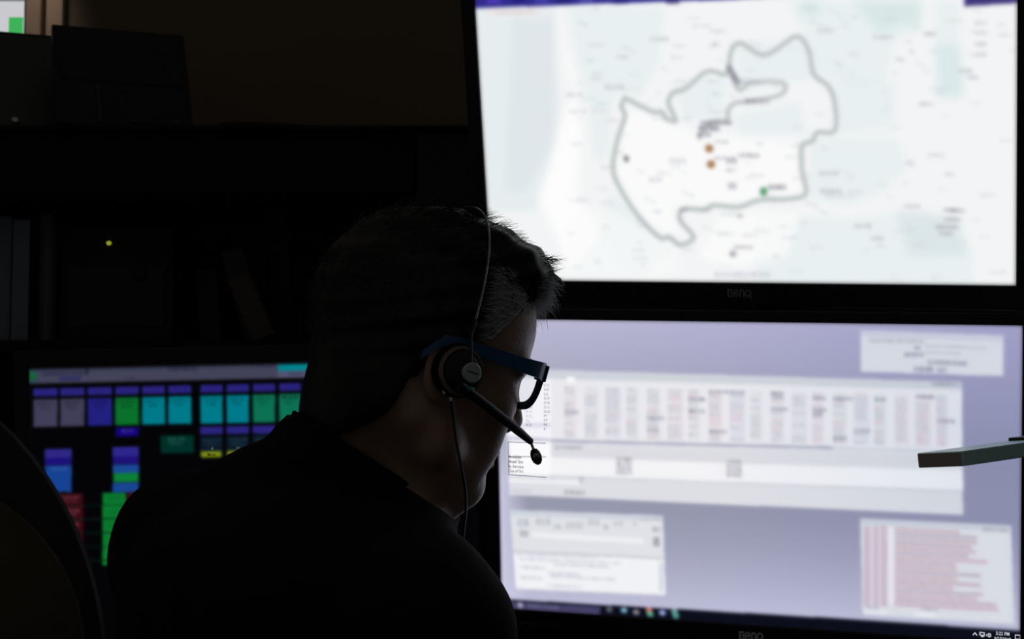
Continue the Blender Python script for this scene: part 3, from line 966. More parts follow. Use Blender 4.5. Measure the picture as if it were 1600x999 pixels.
# leaning folders
M_fold = [mat('brown_folder', (0.055, 0.042, 0.036), 0.8), mat('grey_folder', (0.035, 0.035, 0.045), 0.8), mat('navy_folder', (0.02, 0.025, 0.045), 0.8)]
for i, (xb, xt, py, mm, yy, lab) in enumerate(((412, 372, 440, 0, 0.06, 'brown folder leaning left at the right side of the bay'), (402, 362, 395, 1, 0.14, 'tall grey folder leaning behind the brown folder'),
                                               (448, 430, 335, 2, 0.22, 'navy folder standing nearly upright right of the leaning folders'), (330, 322, 420, 1, 0.20, 'short grey folder standing left of the leaning folders'))):
    a, b = WY(xb, 530, HY + yy), WY(xt, py, HY + yy)
    ht_ = b[2] - zsh
    ang = math.atan2(a[0] - b[0], ht_)
    Rf = rot_pose(0, 0, -ang)
    base_f = np.array([a[0], HY + yy, zsh + 0.018 * math.sin(ang)])
    f = thing('folder', base_f, lab, 'folder', 'folders in the bay')
    L = ht_ / math.cos(ang)
    MB().box((-0.018, 0, 0), (-0.015, 0.06, L), Rf, base_f).build('cover', M_fold[mm], f)
    MB().box((0.015, 0, 0), (0.018, 0.06, L), Rf, base_f).build('cover', M_fold[mm], f)
    MB().box((-0.018, -0.003, 0), (0.018, 0.0, L), Rf, base_f).build('spine', M_fold[mm], f)
    MB().box((-0.014, 0.002, 0.002), (0.014, 0.056, L - 0.006), Rf, base_f).build('pages', mat('dull_pages', (0.05, 0.05, 0.05), 0.9), f)

# ---- things on top of the hutch
ztop = zt1


def tilted_panel(name, corner_px, yy, wd, hgt, yaw, tilt, lab, mm, keypad):
    """a flat console panel leaning back; corner_px = its lower right corner"""
    c = WY(corner_px[0], corner_px[1], yy)
    c[2] = ztop
    Rm = rot_pose(yaw, -tilt, 0)
    p = thing(name, c - Rm @ np.array([wd / 2, 0, 0]), lab, 'display panel', 'switched-off panels on the hutch')
    MB().box((-wd, 0, 0.004), (0, 0.016, hgt), Rm, c, 0.003).build('case', M_black, p)
    MB().box((-wd + 0.008, -0.0015, hgt * (0.45 if keypad else 0.06)), (-0.008, 0.001, hgt - 0.008), Rm, c, 0.0005).build('screen', mm, p)
    if keypad:
        MB().box((-wd * 0.48, -0.003, 0.012), (-0.008, 0.001, hgt * 0.40), Rm, c, 0.001).build('grey_plate', M_hutch2, p)
        MB().box((-wd * 0.70, -0.004, 0.010), (-wd * 0.68, 0.0, hgt * 0.42), Rm, c, 0.0008).build('ridge', M_metal, p)
        MB().lathe([(0, 0.006), (0.006, 0.005)], c + Rm @ np.array([-0.028, -0.002, 0.016]), Rm @ np.array([0, -1, 0]), 16).build('knob', M_metal, p, True)  # knob added where only a dim glint shows
    else:
        MB().lathe([(0, 0.006), (0.006, 0.005)], c + Rm @ np.array([-0.085, -0.001, 0.022]), Rm @ np.array([0, -1, 0]), 16).build('knob', M_steel, p, True)  # steel knob added to stand for a small glint
    k = hgt * 0.55
    q = MB()
    q.add([c + Rm @ np.array(v) for v in ((-wd * 0.6, 0.012, k), (-wd * 0.4, 0.012, k))] +
          [np.array([*(c + Rm @ np.array([s, 0.0, 0]))[:2], ztop]) + np.array([*(Rm @ np.array([0, 0.11, 0]))[:2], 0]) for s in (-wd * 0.6, -wd * 0.4)] +
          [c + Rm @ np.array(v) for v in ((-wd * 0.6, 0.006, 0.01), (-wd * 0.4, 0.006, 0.01))],
          [[0, 1, 3, 2], [2, 3, 5, 4], [0, 2, 4], [1, 5, 3], [0, 4, 5, 1]]).build('foot', M_metal, p)
    return p


s_ = HY + 0.06
sc = s_ / FPX
tilted_panel('display_panel', (304, 198), s_, 198 * sc / math.cos(math.radians(21)), 184 * sc / math.cos(math.radians(30)), math.radians(21), math.radians(30),
             'large black panel leaning back on top of the hutch, right of the other', M_black, True)
tilted_panel('display_panel', (108, 198), s_ + 0.02, 175 * sc / math.cos(math.radians(21)), 188 * sc / math.cos(math.radians(30)), math.radians(21), math.radians(30),
             'dark panel with a greyish screen at the left end of the hutch top', mat('dull_screen', (0.016, 0.018, 0.019), 0.5), False)
# low coil of cable on the hutch top
cc = WY(405, 198, HY + 0.08)
pts = []
for k in range(170):
    q = k / 170 * 2 * math.pi * 4
    pts.append((cc[0] + (0.070 - 0.004 * math.sin(q * 0.7)) * math.cos(q) * 1.05, HY + 0.09 + 0.05 * math.sin(q), ztop + 0.004 + 0.0022 * (k / 40) + 0.0015 * math.sin(q * 2.3)))
tag(MB().tube(pts, 0.0035, 6).build('cable_coil', M_black, None, True, (cc[0], HY + 0.09, ztop)), 'low flat coil of black cable lying on top of the hutch', 'cable')

# ---- lit wall display at the upper left corner
a, b = WY(-150, -60, 3.17), WY(38.5, 80, 3.17)
wd_ = thing('wall_display', ((a[0] + b[0]) / 2, 3.19, b[2]), 'bright white wall screen with a green block at the upper left corner', 'screen')
MB().box((a[0], 3.172, b[2]), (b[0], 3.2, a[2]), bev=0.002).build('frame', M_black, wd_)
M_white = emit('screen_pale', tuple(lin((200, 200, 205))))
g0, g1, g2 = WY(-146, -56, 3.17), WY(36, 76, 3.17), WY(14, 27, 3.17)
MB().box((g0[0], 3.1705, g1[2]), (g1[0], 3.1722, WY(0, 2, 3.17)[2])).build('display', M_white, wd_)
MB().box((g0[0], 3.1705, WY(0, 1.6, 3.17)[2]), (g1[0], 3.1722, g0[2])).build('menu_bar', emit('screen_grey', tuple(lin((125, 125, 130)))), wd_)
MB().box((g2[0], 3.1695, g1[2]), (g1[0] - 0.001, 3.1706, g2[2])).build('green_block', emit('screen_green', tuple(lin((62, 176, 88)))), wd_)

# ------------------------------------------------------------------ implicit surfaces for the figure


def axis(lo, hi, coarse, fine=()):
    out = [lo]
    while out[-1] < hi:
        s = coarse
        for a, b, h in fine:
            if a <= out[-1] < b:
                s = min(s, h)
        out.append(out[-1] + s)
    return np.array(out)


def smin(a, b, k):
    if k <= 0:
        return np.minimum(a, b)
    h = np.clip(0.5 + 0.5 * (b - a) / k, 0, 1)
    return b * (1 - h) + a * h - k * h * (1 - h)


class Vol:
    def __init__(self, xs, ys, zs):
        self.ax = (xs, ys, zs)
        self.F = np.full((len(xs), len(ys), len(zs)), 1.0, np.float32)

    def region(self, lo, hi, pad):
        sl, co = [], []
        for i in range(3):
            a = self.ax[i]
            i0 = max(0, np.searchsorted(a, lo[i] - pad) - 1)
            i1 = min(len(a), np.searchsorted(a, hi[i] + pad) + 1)
            sl.append(slice(i0, max(i1, i0 + 1)))
            co.append(a[sl[-1]])
        P = np.stack(np.meshgrid(*co, indexing='ij'), -1)
        return tuple(sl), P

    def put(self, d, sl, k, sub):
        F = self.F[sl]
        d = d.astype(np.float32)
        self.F[sl] = -smin(-F, d, k) if sub else smin(F, d, k)

    def ell(self, c, A, r, k=0.0, sub=False):
        """ellipsoid; A rows = its axes"""
        c, A, r = np.asarray(c, float), np.asarray(A, float), np.asarray(r, float)
        m = r.max()
        sl, P = self.region(c - m, c + m, 0.03 + k)
        L = (P - c) @ A.T
        k0 = np.sqrt(((L / r) ** 2).sum(-1))
        k1 = np.sqrt(((L / r ** 2) ** 2).sum(-1)) + 1e-9
        self.put(k0 * (k0 - 1) / k1, sl, k, sub)

    def cone(self, a, b, ra, rb, k=0.0, sub=False):
        a, b = np.asarray(a, float), np.asarray(b, float)
        m = max(ra, rb)
        sl, P = self.region(np.minimum(a, b) - m, np.maximum(a, b) + m, 0.03 + k)
        d = b - a
        t = np.clip(((P - a) @ d) / (d @ d), 0, 1)
        self.put(np.linalg.norm(P - a - t[..., None] * d, axis=-1) - (ra + (rb - ra) * t), sl, k, sub)

    def mesh(self):
        F = self.F
        xs, ys, zs = self.ax
        ins = F < 0
        c = np.zeros(tuple(s - 1 for s in F.shape), np.uint8)
        for i in (0, 1):
            for j in (0, 1):
                for k in (0, 1):
                    c += ins[i:F.shape[0] - 1 + i, j:F.shape[1] - 1 + j, k:F.shape[2] - 1 + k]
        act = (c > 0) & (c < 8)
        ijk = np.argwhere(act)
        idx = np.full(c.shape, -1, np.int32)
        idx[act] = np.arange(len(ijk))
        acc, cnt = np.zeros((len(ijk), 3)), np.zeros(len(ijk))
        I, J, K = ijk.T
        cor = [(i, j, k) for i in (0, 1) for j in (0, 1) for k in (0, 1)]
        for p in cor:
            for q in range(3):
                if p[q] == 0:
                    e = list(p)
                    e[q] = 1
                    va, vb = F[I + p[0], J + p[1], K + p[2]], F[I + e[0], J + e[1], K + e[2]]
                    m = (va < 0) != (vb < 0)
                    t = np.where(m, va / np.where(m, va - vb, 1), 0)
                    pos = np.tile(np.array(p, float), (len(ijk), 1))
                    pos[:, q] += t
                    acc += pos * m[:, None]
                    cnt += m
        G = ijk + acc / cnt[:, None]
        V = np.stack([np.interp(G[:, q], np.arange(len(self.ax[q])), self.ax[q]) for q in range(3)], -1)
        Q = []
        for q in range(3):
            a, b = (q + 1) % 3, (q + 2) % 3
            s0, s1 = [slice(1, -1)] * 3, [slice(1, -1)] * 3
            s0[q], s1[q] = slice(0, -1), slice(1, None)
            i0, i1 = ins[tuple(s0)], ins[tuple(s1)]
            ed = np.argwhere(i0 != i1)
            lowin = i0[tuple(ed.T)]
            ed = ed + np.array([0 if r == q else 1 for r in range(3)])

            def cell(da, db):
                e = ed.copy()
                e[:, a] += da
                e[:, b] += db
                return idx[tuple(e.T)]
            quad = np.stack([cell(-1, -1), cell(0, -1), cell(0, 0), cell(-1, 0)], -1)
            quad[~lowin] = quad[~lowin][:, ::-1]
            Q.append(quad)
        Q = np.concatenate(Q)
        return V, Q[(Q >= 0).all(1)]


# ------------------------------------------------------------------ the man: frames and joints
TH, PD = math.radians(30), math.radians(18)
F0, R0 = np.array([math.cos(TH), math.sin(TH), 0]), np.array([math.sin(TH), -math.cos(TH), 0])
HF = RCAM @ (F0 * math.cos(PD) - UZ * math.sin(PD))       # head: forward, right, up
HR = RCAM @ R0
HU = RCAM @ (F0 * math.sin(PD) + UZ * math.cos(PD))
HA = np.array([HF, HR, HU])
HC = W(659, 553, 1.60)


def H(f, r, u):
    return HC + HF * f + HR * r + HU * u


BA = np.array([FB, RB, UZ])
SR, SL_ = W(655, 977, 1.47), W(290, 860, 1.78)            # shoulder joints
SHM = (SR + SL_) / 2
RB2 = nrm(SR - SL_)
PEL = N_BASE - FB * 0.16
PEL[2] = 0.57
HIPR, HIPL = PEL + RB * 0.09 - UZ * 0.04, PEL - RB * 0.09 - UZ * 0.04
KNR, KNL = HIPR + FB * 0.40 + RB * 0.05, HIPL + FB * 0.40 - RB * 0.05
KNR[2] = KNL[2] = 0.53
ANR, ANL = KNR + FB * 0.03, KNL + FB * 0.03
ANR[2] = ANL[2] = 0.09
ELR = SR + FB * 0.08 - RB * 0.01
ELR[2] = 0.80
ELL = SL_ + FB * 0.12 + RB * 0.02
ELL[2] = 0.81
WRR = ELR + FB * 0.245 - RB * 0.03
WRL = ELL + FB * 0.20 + RB * 0.13
WRR[2] = WRL[2] = DESK_Z + 0.034


def torso(v, g):
    """trunk and arms, grown by g"""
    v.ell(SHM - UZ * 0.17 - FB * 0.035, BA, (0.115 + g, 0.165 + g, 0.215 + g), 0)
    v.ell(PEL + UZ * 0.10, BA, (0.12 + g, 0.155 + g, 0.17 + g), 0.06)
    v.cone(SR - UZ * 0.012, SL_ - UZ * 0.012, 0.060 + g, 0.060 + g, 0.05)
    v.ell((SR + SL_) / 2 - FB * 0.055 - UZ * 0.01, BA, (0.07 + g, 0.15 + g, 0.08 + g), 0.05)
    for S, T in ((SR, W(618, 838, 1.58)), (SL_, W(484, 742, 1.66))):
        v.cone(T, S + UZ * 0.012, 0.042 + g, 0.045 + g, 0.05)
    for S, E, Wr in ((SR, ELR, WRR), (SL_, ELL, WRL)):
        v.cone(S, E, 0.053 + g, 0.043 + g, 0.03)
        v.cone(E, Wr, 0.041 + g, 0.027 + g, 0.02)


def neck(v, g):
    v.cone(H(-0.030, 0, -0.040), N_BASE + UZ * 0.01, 0.056 + g, 0.060 + g, 0.02)
    v.cone(H(0.010, 0, -0.072), N_BASE + FB * 0.045 - UZ * 0.015, 0.040 + g, 0.046 + g, 0.03)


# plane in which the shirt ends at the neck: high at the nape, low under the chin
COLL_C = W(570, 721, 1.62)
COLL_N = nrm(np.cross(nrm(COLL_C - CAM), nrm(W(690, 797, 1.62) - W(450, 645, 1.62))))
if COLL_N[2] < 0:
    COLL_N = -COLL_N


def legs(v, g):
    v.ell(PEL, BA, (0.115 + g, 0.165 + g, 0.10 + g), 0)
    for h, k, a in ((HIPR, KNR, ANR), (HIPL, KNL, ANL)):
        v.cone(h, k, 0.078 + g, 0.056 + g, 0.04)
        v.cone(k, a, 0.054 + g, 0.036 + g, 0.02)


body_lo = np.minimum.reduce([SL_, PEL, HC, WRR, KNL]) - 0.2
body_hi = np.maximum.reduce([SR, PEL, HC, WRR + FB * 0.2, KNR, ANR + FB * 0.2, WRL + FB * 0.2]) + 0.2
hz = 0.145
V = Vol(axis(body_lo[0], body_hi[0], 0.007, [(HC[0] - hz, HC[0] + hz, 0.0026)]),
        axis(body_lo[1], body_hi[1], 0.007, [(HC[1] - hz, HC[1] + hz, 0.0026)]),
        axis(-0.01, HC[2] + 0.19, 0.007, [(HC[2] - 0.17, HC[2] + 0.17, 0.0026), (DESK_Z - 0.01, DESK_Z + 0.06, 0.004)]))
# head
V.ell(H(-0.004, 0, 0.030), HA, (0.098, 0.0755, 0.088))
V.ell(H(0.043, 0, 0.040), HA, (0.049, 0.060, 0.058), 0.02)
V.ell(H(0.036, 0, -0.033), HA, (0.050, 0.058, 0.073), 0.03)
for s in (-1, 1):
    V.ell(H(0.053, s * 0.043, -0.028), HA, (0.026, 0.022, 0.022), 0.022)          # cheek bone
    V.cone(H(-0.004, s * 0.060, -0.040), H(0.012, s * 0.054, -0.078), 0.014, 0.015, 0.025)   # jaw
    V.cone(H(0.012, s * 0.054, -0.078), H(0.062, s * 0.018, -0.104), 0.015, 0.014, 0.025)
    V.cone(H(0.089, s * 0.012, 0.009), H(0.070, s * 0.050, 0.012), 0.009, 0.008, 0.014)      # brow
    V.ell(H(0.098, s * 0.030, -0.006), HA, (0.017, 0.019, 0.012), 0.012, True)     # eye socket
    V.ell(H(0.093, s * 0.012, -0.038), HA, (0.010, 0.008, 0.008), 0.008)           # nostril wing
    V.ell(H(0.056, s * 0.032, -0.064), HA, (0.025, 0.019, 0.026), 0.022)           # cheek
    # ear
    V.ell(H(-0.014, s * 0.077, -0.016), HA, (0.018, 0.007, 0.031), 0.006)
    V.ell(H(-0.010, s * 0.085, -0.014), HA, (0.011, 0.006, 0.019), 0.004, True)
V.ell(H(0.040, 0, -0.096), HA, (0.042, 0.044, 0.020), 0.02)                         # floor of the jaw
V.ell(H(0.076, 0, -0.103), HA, (0.016, 0.022, 0.016), 0.018)                       # chin
V.cone(H(0.090, 0, 0.006), H(0.107, 0, -0.030), 0.0085, 0.0105, 0.012)             # nose
V.ell(H(0.089, 0, -0.064), HA, (0.009, 0.024, 0.007), 0.008)                       # lips
V.ell(H(0.087, 0, -0.076), HA, (0.009, 0.021, 0.007), 0.008)
V.ell(H(0.098, 0, -0.0700), HA, (0.006, 0.023, 0.0018), 0.004, True)
neck(V, 0.0)
V.cone(H(-0.018, 0.052, -0.062), N_BASE + FB * 0.07 + RB * 0.02 - UZ * 0.02, 0.014, 0.014, 0.02)   # neck muscle
torso(V, -0.004)
legs(V, -0.004)
# hands
for Wr, sd in ((WRR, 1), (WRL, -1)):
    fd = nrm(FB * 0.9 + RB * (-0.25 if sd == 1 else 0.05))
    rd_ = np.array([fd[1], -fd[0], 0])
    zc = DESK_Z + 0.026
    c0 = np.array([*(Wr + fd * 0.055)[:2], zc])
    V.cone(Wr, c0, 0.024, 0.026, 0.012)
    V.ell(c0, np.array([fd, rd_, UZ]), (0.048, 0.042, 0.017), 0.012)
    for q, (off, ln) in enumerate(((0.031, 0.062), (0.011, 0.075), (-0.010, 0.070), (-0.030, 0.054))):
        b0_ = c0 + fd * 0.036 - rd_ * sd * off
        m0 = b0_ + fd * ln * 0.5 - rd_ * sd * off * 0.25 + UZ * 0.006
        t0 = b0_ + fd * ln * 0.95 - rd_ * sd * off * 0.4
        t0[2] = DESK_Z + 0.010
        V.cone(b0_, m0, 0.0095, 0.0088, 0.004)
        V.cone(m0, t0, 0.0088, 0.0078, 0.002)
    th0 = c0 - fd * 0.012 - rd_ * sd * 0.032
    th1 = th0 + fd * 0.030 - rd_ * sd * 0.024
    th2 = th1 + fd * 0.030 - rd_ * sd * 0.006 - UZ * 0.006
    V.cone(th0, th1, 0.013, 0.0105, 0.008)
    V.cone(th1, th2, 0.0105, 0.0088, 0.002)
# feet
for a in (ANR, ANL):
    V.cone(a - UZ * 0.04 - FB * 0.02, a + FB * 0.15 - UZ * 0.055, 0.038, 0.028, 0.02)
man = thing('person', (PEL[0], PEL[1], 0.0), 'seated person in a dark collared shirt, back turned, leaning toward the right screens', 'person')
Vv, Vq = V.mesh()
body = obj('body', Vv, Vq, M_skin, man, True)
del V

# eyes
for s in (-1, 1):
    e = MB().lathe([(0.0122 * math.cos(q), 0.0122 * math.sin(q)) for q in np.linspace(math.pi * 0.98, 0.02, 14)], H(0.0725, s * 0.030, -0.006), HF, 20).build('eye', mat('eye_white', (0.5, 0.48, 0.46), 0.2), body, True)
    MB().lathe([(0.0108, 0.0056), (0.0118, 0.004), (0.0123, 0.001)], H(0.0725, s * 0.030, -0.006), HF, 18).build('iris', mat('iris_brown', (0.04, 0.025, 0.015), 0.2), body, True)
    MB().tube(spline([H(0.093, s * 0.012, 0.015), H(0.092, s * 0.030, 0.021), H(0.076, s * 0.052, 0.014)], 9), [0.002, 0.0036, 0.0042, 0.0044, 0.0042, 0.0038, 0.003, 0.002, 0.001], 6).build('eyebrow', M_hair, body, True)

# shirt
S_ = Vol(axis(body_lo[0], body_hi[0], 0.006), axis(body_lo[1], body_hi[1], 0.006), axis(0.50, 1.30, 0.006))
neck(S_, 0.010)
torso(S_, 0.009)
P = np.stack(np.meshgrid(*S_.ax, indexing='ij'), -1).astype(np.float32)
X_, Y_, Z_ = P[..., 0], P[..., 1], P[..., 2]
S_.F += (0.0028 * np.sin(26 * X_ + 18 * Z_ + 2 * np.sin(13 * Y_)) * np.sin(21 * Y_ - 30 * Z_) + 0.0018 * np.sin(58 * X_ - 40 * Z_ + 33 * Y_)).astype(np.float32)
S_.F = np.where(np.linalg.norm(P - COLL_C, axis=-1) < 0.17, np.maximum(S_.F, (P - COLL_C) @ COLL_N), S_.F).astype(np.float32)
S_.F = np.where(Z_ > COLL_C[2] + 0.11, 1.0, S_.F)
S_.F = np.maximum(S_.F, (PEL[2] - 0.02 - Z_))
for Wr, E in ((WRR, ELR), (WRL, ELL)):                                            # cuffs
    d = nrm(Wr - E)
    near = np.linalg.norm(P - Wr, axis=-1) < 0.12
    cut = ((P - Wr) @ d) + 0.012
    S_.F = np.where(near, np.maximum(S_.F, cut), S_.F).astype(np.float32)
del P, X_, Y_, Z_
Vv, Vq = S_.mesh()
shirt = obj('shirt', Vv, Vq, M_shirt, man, True)
# collar: a folded band standing round the neck
C_ = Vol(axis(COLL_C[0] - 0.17, COLL_C[0] + 0.17, 0.003), axis(COLL_C[1] - 0.17, COLL_C[1] + 0.17, 0.003), axis(COLL_C[2] - 0.13, COLL_C[2] + 0.13, 0.003))
neck(C_, 0.017)
P = np.stack(np.meshgrid(*C_.ax, indexing='ij'), -1)
h_ = (P - COLL_C) @ COLL_N
C_.F = np.maximum.reduce([C_.F + np.clip(h_ + 0.030, 0, 1) * 0.12, h_ - 0.005, -0.036 - h_, np.linalg.norm(P - COLL_C, axis=-1) - 0.158]).astype(np.float32)
Vv, Vq = C_.mesh()
obj('collar', Vv, Vq, M_shirt, shirt, True)
del P, h_

# trousers and shoes
T_ = Vol(axis(body_lo[0], body_hi[0], 0.008), axis(body_lo[1], body_hi[1], 0.008), axis(0.08, 0.76, 0.008))
legs(T_, 0.012)
Vv, Vq = T_.mesh()
obj('trousers', Vv, Vq, M_trouser, man, True)
for a in (ANR, ANL):
    Q_ = Vol(axis(a[0] - 0.2, a[0] + 0.3, 0.006), axis(a[1] - 0.2, a[1] + 0.3, 0.006), axis(-0.02, 0.16, 0.006))
    Q_.cone(a - FB * 0.03 - UZ * 0.045, a + FB * 0.17 - UZ * 0.052, 0.045, 0.038, 0)
    Q_.cone(a - UZ * 0.04, a + UZ * 0.02, 0.044, 0.042, 0.02)
    Zg = Q_.ax[2][None, None, :]
    Q_.F = np.maximum(Q_.F, 0.002 - Zg).astype(np.float32)
    Vv, Vq = Q_.mesh()
    obj('shoe', Vv, Vq, M_shoe, man, True)

# ------------------------------------------------------------------ hair
hx = 0.17
G_ = Vol(axis(HC[0] - hx, HC[0] + hx, 0.003), axis(HC[1] - hx, HC[1] + hx, 0.003), axis(HC[2] - hx, HC[2] + hx, 0.003))
G_.ell(H(-0.006, 0, 0.034), HA, (0.1075, 0.0815, 0.0965))
G_.ell(H(0.040, 0, 0.104), HA, (0.052, 0.056, 0.020), 0.03)
G_.ell(H(0.052, 0.010, 0.092), HA, (0.043, 0.046, 0.022), 0.02)
nk0 = H(-0.034, 0, -0.020)
G_.cone(nk0, nk0 * 0.10 + (N_BASE + UZ * 0.01) * 0.90, 0.0590, 0.0640, 0.022)
G_.ell(H(-0.047, 0, -0.050), HA, (0.036, 0.062, 0.050), 0.028)
P = np.stack(np.meshgrid(*G_.ax, indexing='ij'), -1)
L = (P - HC) @ HA.T
f_, r_, u_ = L[..., 0], np.abs(L[..., 1]), L[..., 2]
noise = 0.0016 * np.sin(150 * f_ + 90 * u_) * np.sin(170 * r_ + 60 * f_) + 0.0012 * np.sin(260 * u_ - 120 * f_)
noise *= np.clip((u_ + 0.05) / 0.04, 0, 1)
cut = np.maximum.reduce([
    (f_ - 0.020) * 0.80 - (u_ - 0.020) * 0.60 - np.where(u_ > 0.06, 0.006, 0.0),   # hairline from temple to forehead
    -(u_ + 0.104),                                            # nape
    0.030 - np.sqrt((f_ + 0.004) ** 2 + (r_ - 0.080) ** 2 + (u_ + 0.028) ** 2),    # round the ear
    np.minimum(-(u_ + 0.030), f_ + 0.036 - 0.25 * (u_ + 0.03)),
    ])
G_.F = np.maximum(G_.F + noise, cut).astype(np.float32)
Vv, Vq = G_.mesh()
hair = obj('hair', Vv, Vq, M_hair, man, True)
del P, L, f_, r_, u_, noise, cut


def strand_mesh(name, roots, dirs, bends, lens, rad, m, parent, seg=4):
    """thin three-sided tapering strands"""
    n = len(roots)
    t = np.linspace(0, 1, seg + 1)
    d = dirs / np.linalg.norm(dirs, axis=1)[:, None]
    side = np.cross(d, np.array([0.3, 0.5, 0.8]))
    side /= np.linalg.norm(side, axis=1)[:, None]
    up = np.cross(d, side)
    V = np.zeros((n, seg + 1, 3, 3))
    for i, q in enumerate(t):
        c = roots + d * (lens * q)[:, None] + bends * (lens * q * q)[:, None]
        w = rad * (1 - 0.85 * q)
        for s in range(3):
            a = 2 * math.pi * s / 3
            V[:, i, s] = c + w * (math.cos(a) * side + math.sin(a) * up)
    base_ = (np.arange(n) * (seg + 1) * 3)[:, None, None]
    i, s = np.meshgrid(np.arange(seg), np.arange(3), indexing='ij')
    q4 = np.stack([i * 3 + s, i * 3 + (s + 1) % 3, (i + 1) * 3 + (s + 1) % 3, (i + 1) * 3 + s], -1).reshape(1, -1, 4)
    o = obj(name, V.reshape(-1, 3), (q4 + base_).reshape(-1, 4), m, parent, True)
    o['kind'] = 'stuff'
    return o


def scalp(n, lo, hi):
    """random points over the hair, local coordinates and outward normals"""
    out = []
    rad = np.array((0.105, 0.080, 0.094))
    cen = np.array((-0.006, 0, 0.034))
    while len(out) < n:
        v = RNG.normal(size=3)
        v /= np.linalg.norm(v)
        p = cen + v * rad
        f, r, u = p
        if not (lo[0] <= f <= hi[0] and lo[1] <= r <= hi[1] and lo[2] <= u <= hi[2]):
            continue
        hl = (f - 0.020) * 0.80 - (u - 0.020) * 0.60 - (0.006 if u > 0.06 else 0)
        if hl > 0.0 or u < -0.085 or (u < -0.028 and f > -0.035):
            continue
        if math.sqrt((f + 0.004) ** 2 + (abs(r) - 0.080) ** 2 + (u + 0.028) ** 2) < 0.031:
            continue
        nn = v / rad
        out.append((p, nn / np.linalg.norm(nn)))
    return np.array([a for a, b in out]), np.array([b for a, b in out])


def to_w(L):
    return HC + L @ HA


# short hair all over, swept back and down at the sides, forward on top
p, nn = scalp(5200, (-1, -1, -1), (1, 1, 1))
comb = np.where((p[:, 2] > 0.07)[:, None], np.array([0.9, 0.0, 0.25]), np.array([-0.45, 0.0, -0.8]))
d = nn * 0.75 + comb * 0.75 + RNG.normal(size=p.shape) * 0.18
ln = np.where(p[:, 2] > 0.07, RNG.uniform(0.016, 0.030, len(p)), RNG.uniform(0.008, 0.015, len(p)))
strand_mesh('hair_strands', to_w(p - nn * 0.002), d @ HA, (comb * 0.35 - nn * 0.2) @ HA, ln, 0.00042, M_hair, hair)
# greying hair at the temple
p, nn = scalp(1500, (0.018, 0.02, -0.03), (0.090, 1, 0.085))
comb = np.array([-0.75, 0.0, -0.30])
d = nn * 0.42 + comb + RNG.normal(size=p.shape) * 0.16
strand_mesh('grey_temple_strands', to_w(p + nn * 0.0022), d @ HA, np.tile(-nn * 0.25, (1, 1)) @ HA, RNG.uniform(0.012, 0.024, len(p)), 0.00040, M_hairg, hair)
# tuft that stands out over the forehead
n = 1700
p = np.stack([RNG.uniform(0.066, 0.085, n), RNG.uniform(-0.030, 0.058, n), RNG.uniform(0.068, 0.098, n)], -1)
p[:, 0] -= 0.30 * np.abs(p[:, 1]) * 0.5
d = np.stack([RNG.normal(0.75, 0.2, n), RNG.normal(0.15, 0.25, n) + p[:, 1] * 3, RNG.normal(-0.05, 0.35, n)], -1)
strand_mesh('grey_fringe_strands', to_w(p), d @ HA, np.stack([np.zeros(n), np.zeros(n), RNG.uniform(-0.8, 0.1, n)], -1) @ HA, RNG.uniform(0.007, 0.021, n), 0.00042, M_hairg, hair, 5)
n = 2200
p = np.stack([RNG.uniform(-0.01, 0.076, n), RNG.uniform(-0.050, 0.055, n), RNG.uniform(0.098, 0.114, n)], -1)
d = np.stack([RNG.normal(0.75, 0.25, n), RNG.normal(0.0, 0.2, n), RNG.normal(0.55, 0.2, n)], -1)
strand_mesh('top_strands', to_w(p), d @ HA, np.stack([np.full(n, 0.2), np.zeros(n), RNG.uniform(-0.5, 0.1, n)], -1) @ HA, RNG.uniform(0.008, 0.017, n), 0.00048, M_hair, hair, 4)
# spiky locks along the front of the top
mb = MB()
for i in range(46):
    f, r = random.uniform(0.02, 0.076), random.uniform(-0.045, 0.052)
    a = np.array([f, r, 0.104 - max(0, f - 0.05) * 0.35])
    dd = nrm((random.uniform(0.5, 1.1), random.uniform(-0.25, 0.25), random.uniform(0.25, 0.8)))
    L_ = random.uniform(0.014, 0.026)
    pts = [H(*(a + dd * L_ * q + np.array([0, 0, -0.010 * q * q]))) for q in (0, 0.35, 0.7, 1.0)]
    mb.tube(pts, [0.0060, 0.0048, 0.0028, 0.0004], 6)
mb.build('locks', M_hair, hair, True)

# ------------------------------------------------------------------ glasses
M_frame = mat('navy_acetate', (0.012, 0.030, 0.085), 0.35, spec=0.5)
M_temple = mat('blue_acetate', (0.02, 0.10, 0.24), 0.35, spec=0.5)
M_lens = bpy.data.materials.new('clear_lens')
M_lens.use_nodes = True
nt = M_lens.node_tree
nt.nodes.clear()
tr, gl, mx, ou = (nt.nodes.new(x) for x in ('ShaderNodeBsdfTransparent', 'ShaderNodeBsdfGlossy', 'ShaderNodeMixShader', 'ShaderNodeOutputMaterial'))
tr.inputs['Color'].default_value = (0.96, 0.97, 0.98, 1)
gl.inputs['Roughness'].default_value = 0.02
mx.inputs[0].default_value = 0.04
nt.links.new(tr.outputs[0], mx.inputs[1])
nt.links.new(gl.outputs[0], mx.inputs[2])
nt.links.new(mx.outputs[0], ou.inputs[0])
gs = thing('glasses', H(0.10, 0, 0.0), 'blue-framed glasses worn by the seated person', 'glasses')
LC, LW, LH = (0.096, 0.0315, -0.001), 0.0212, 0.0147


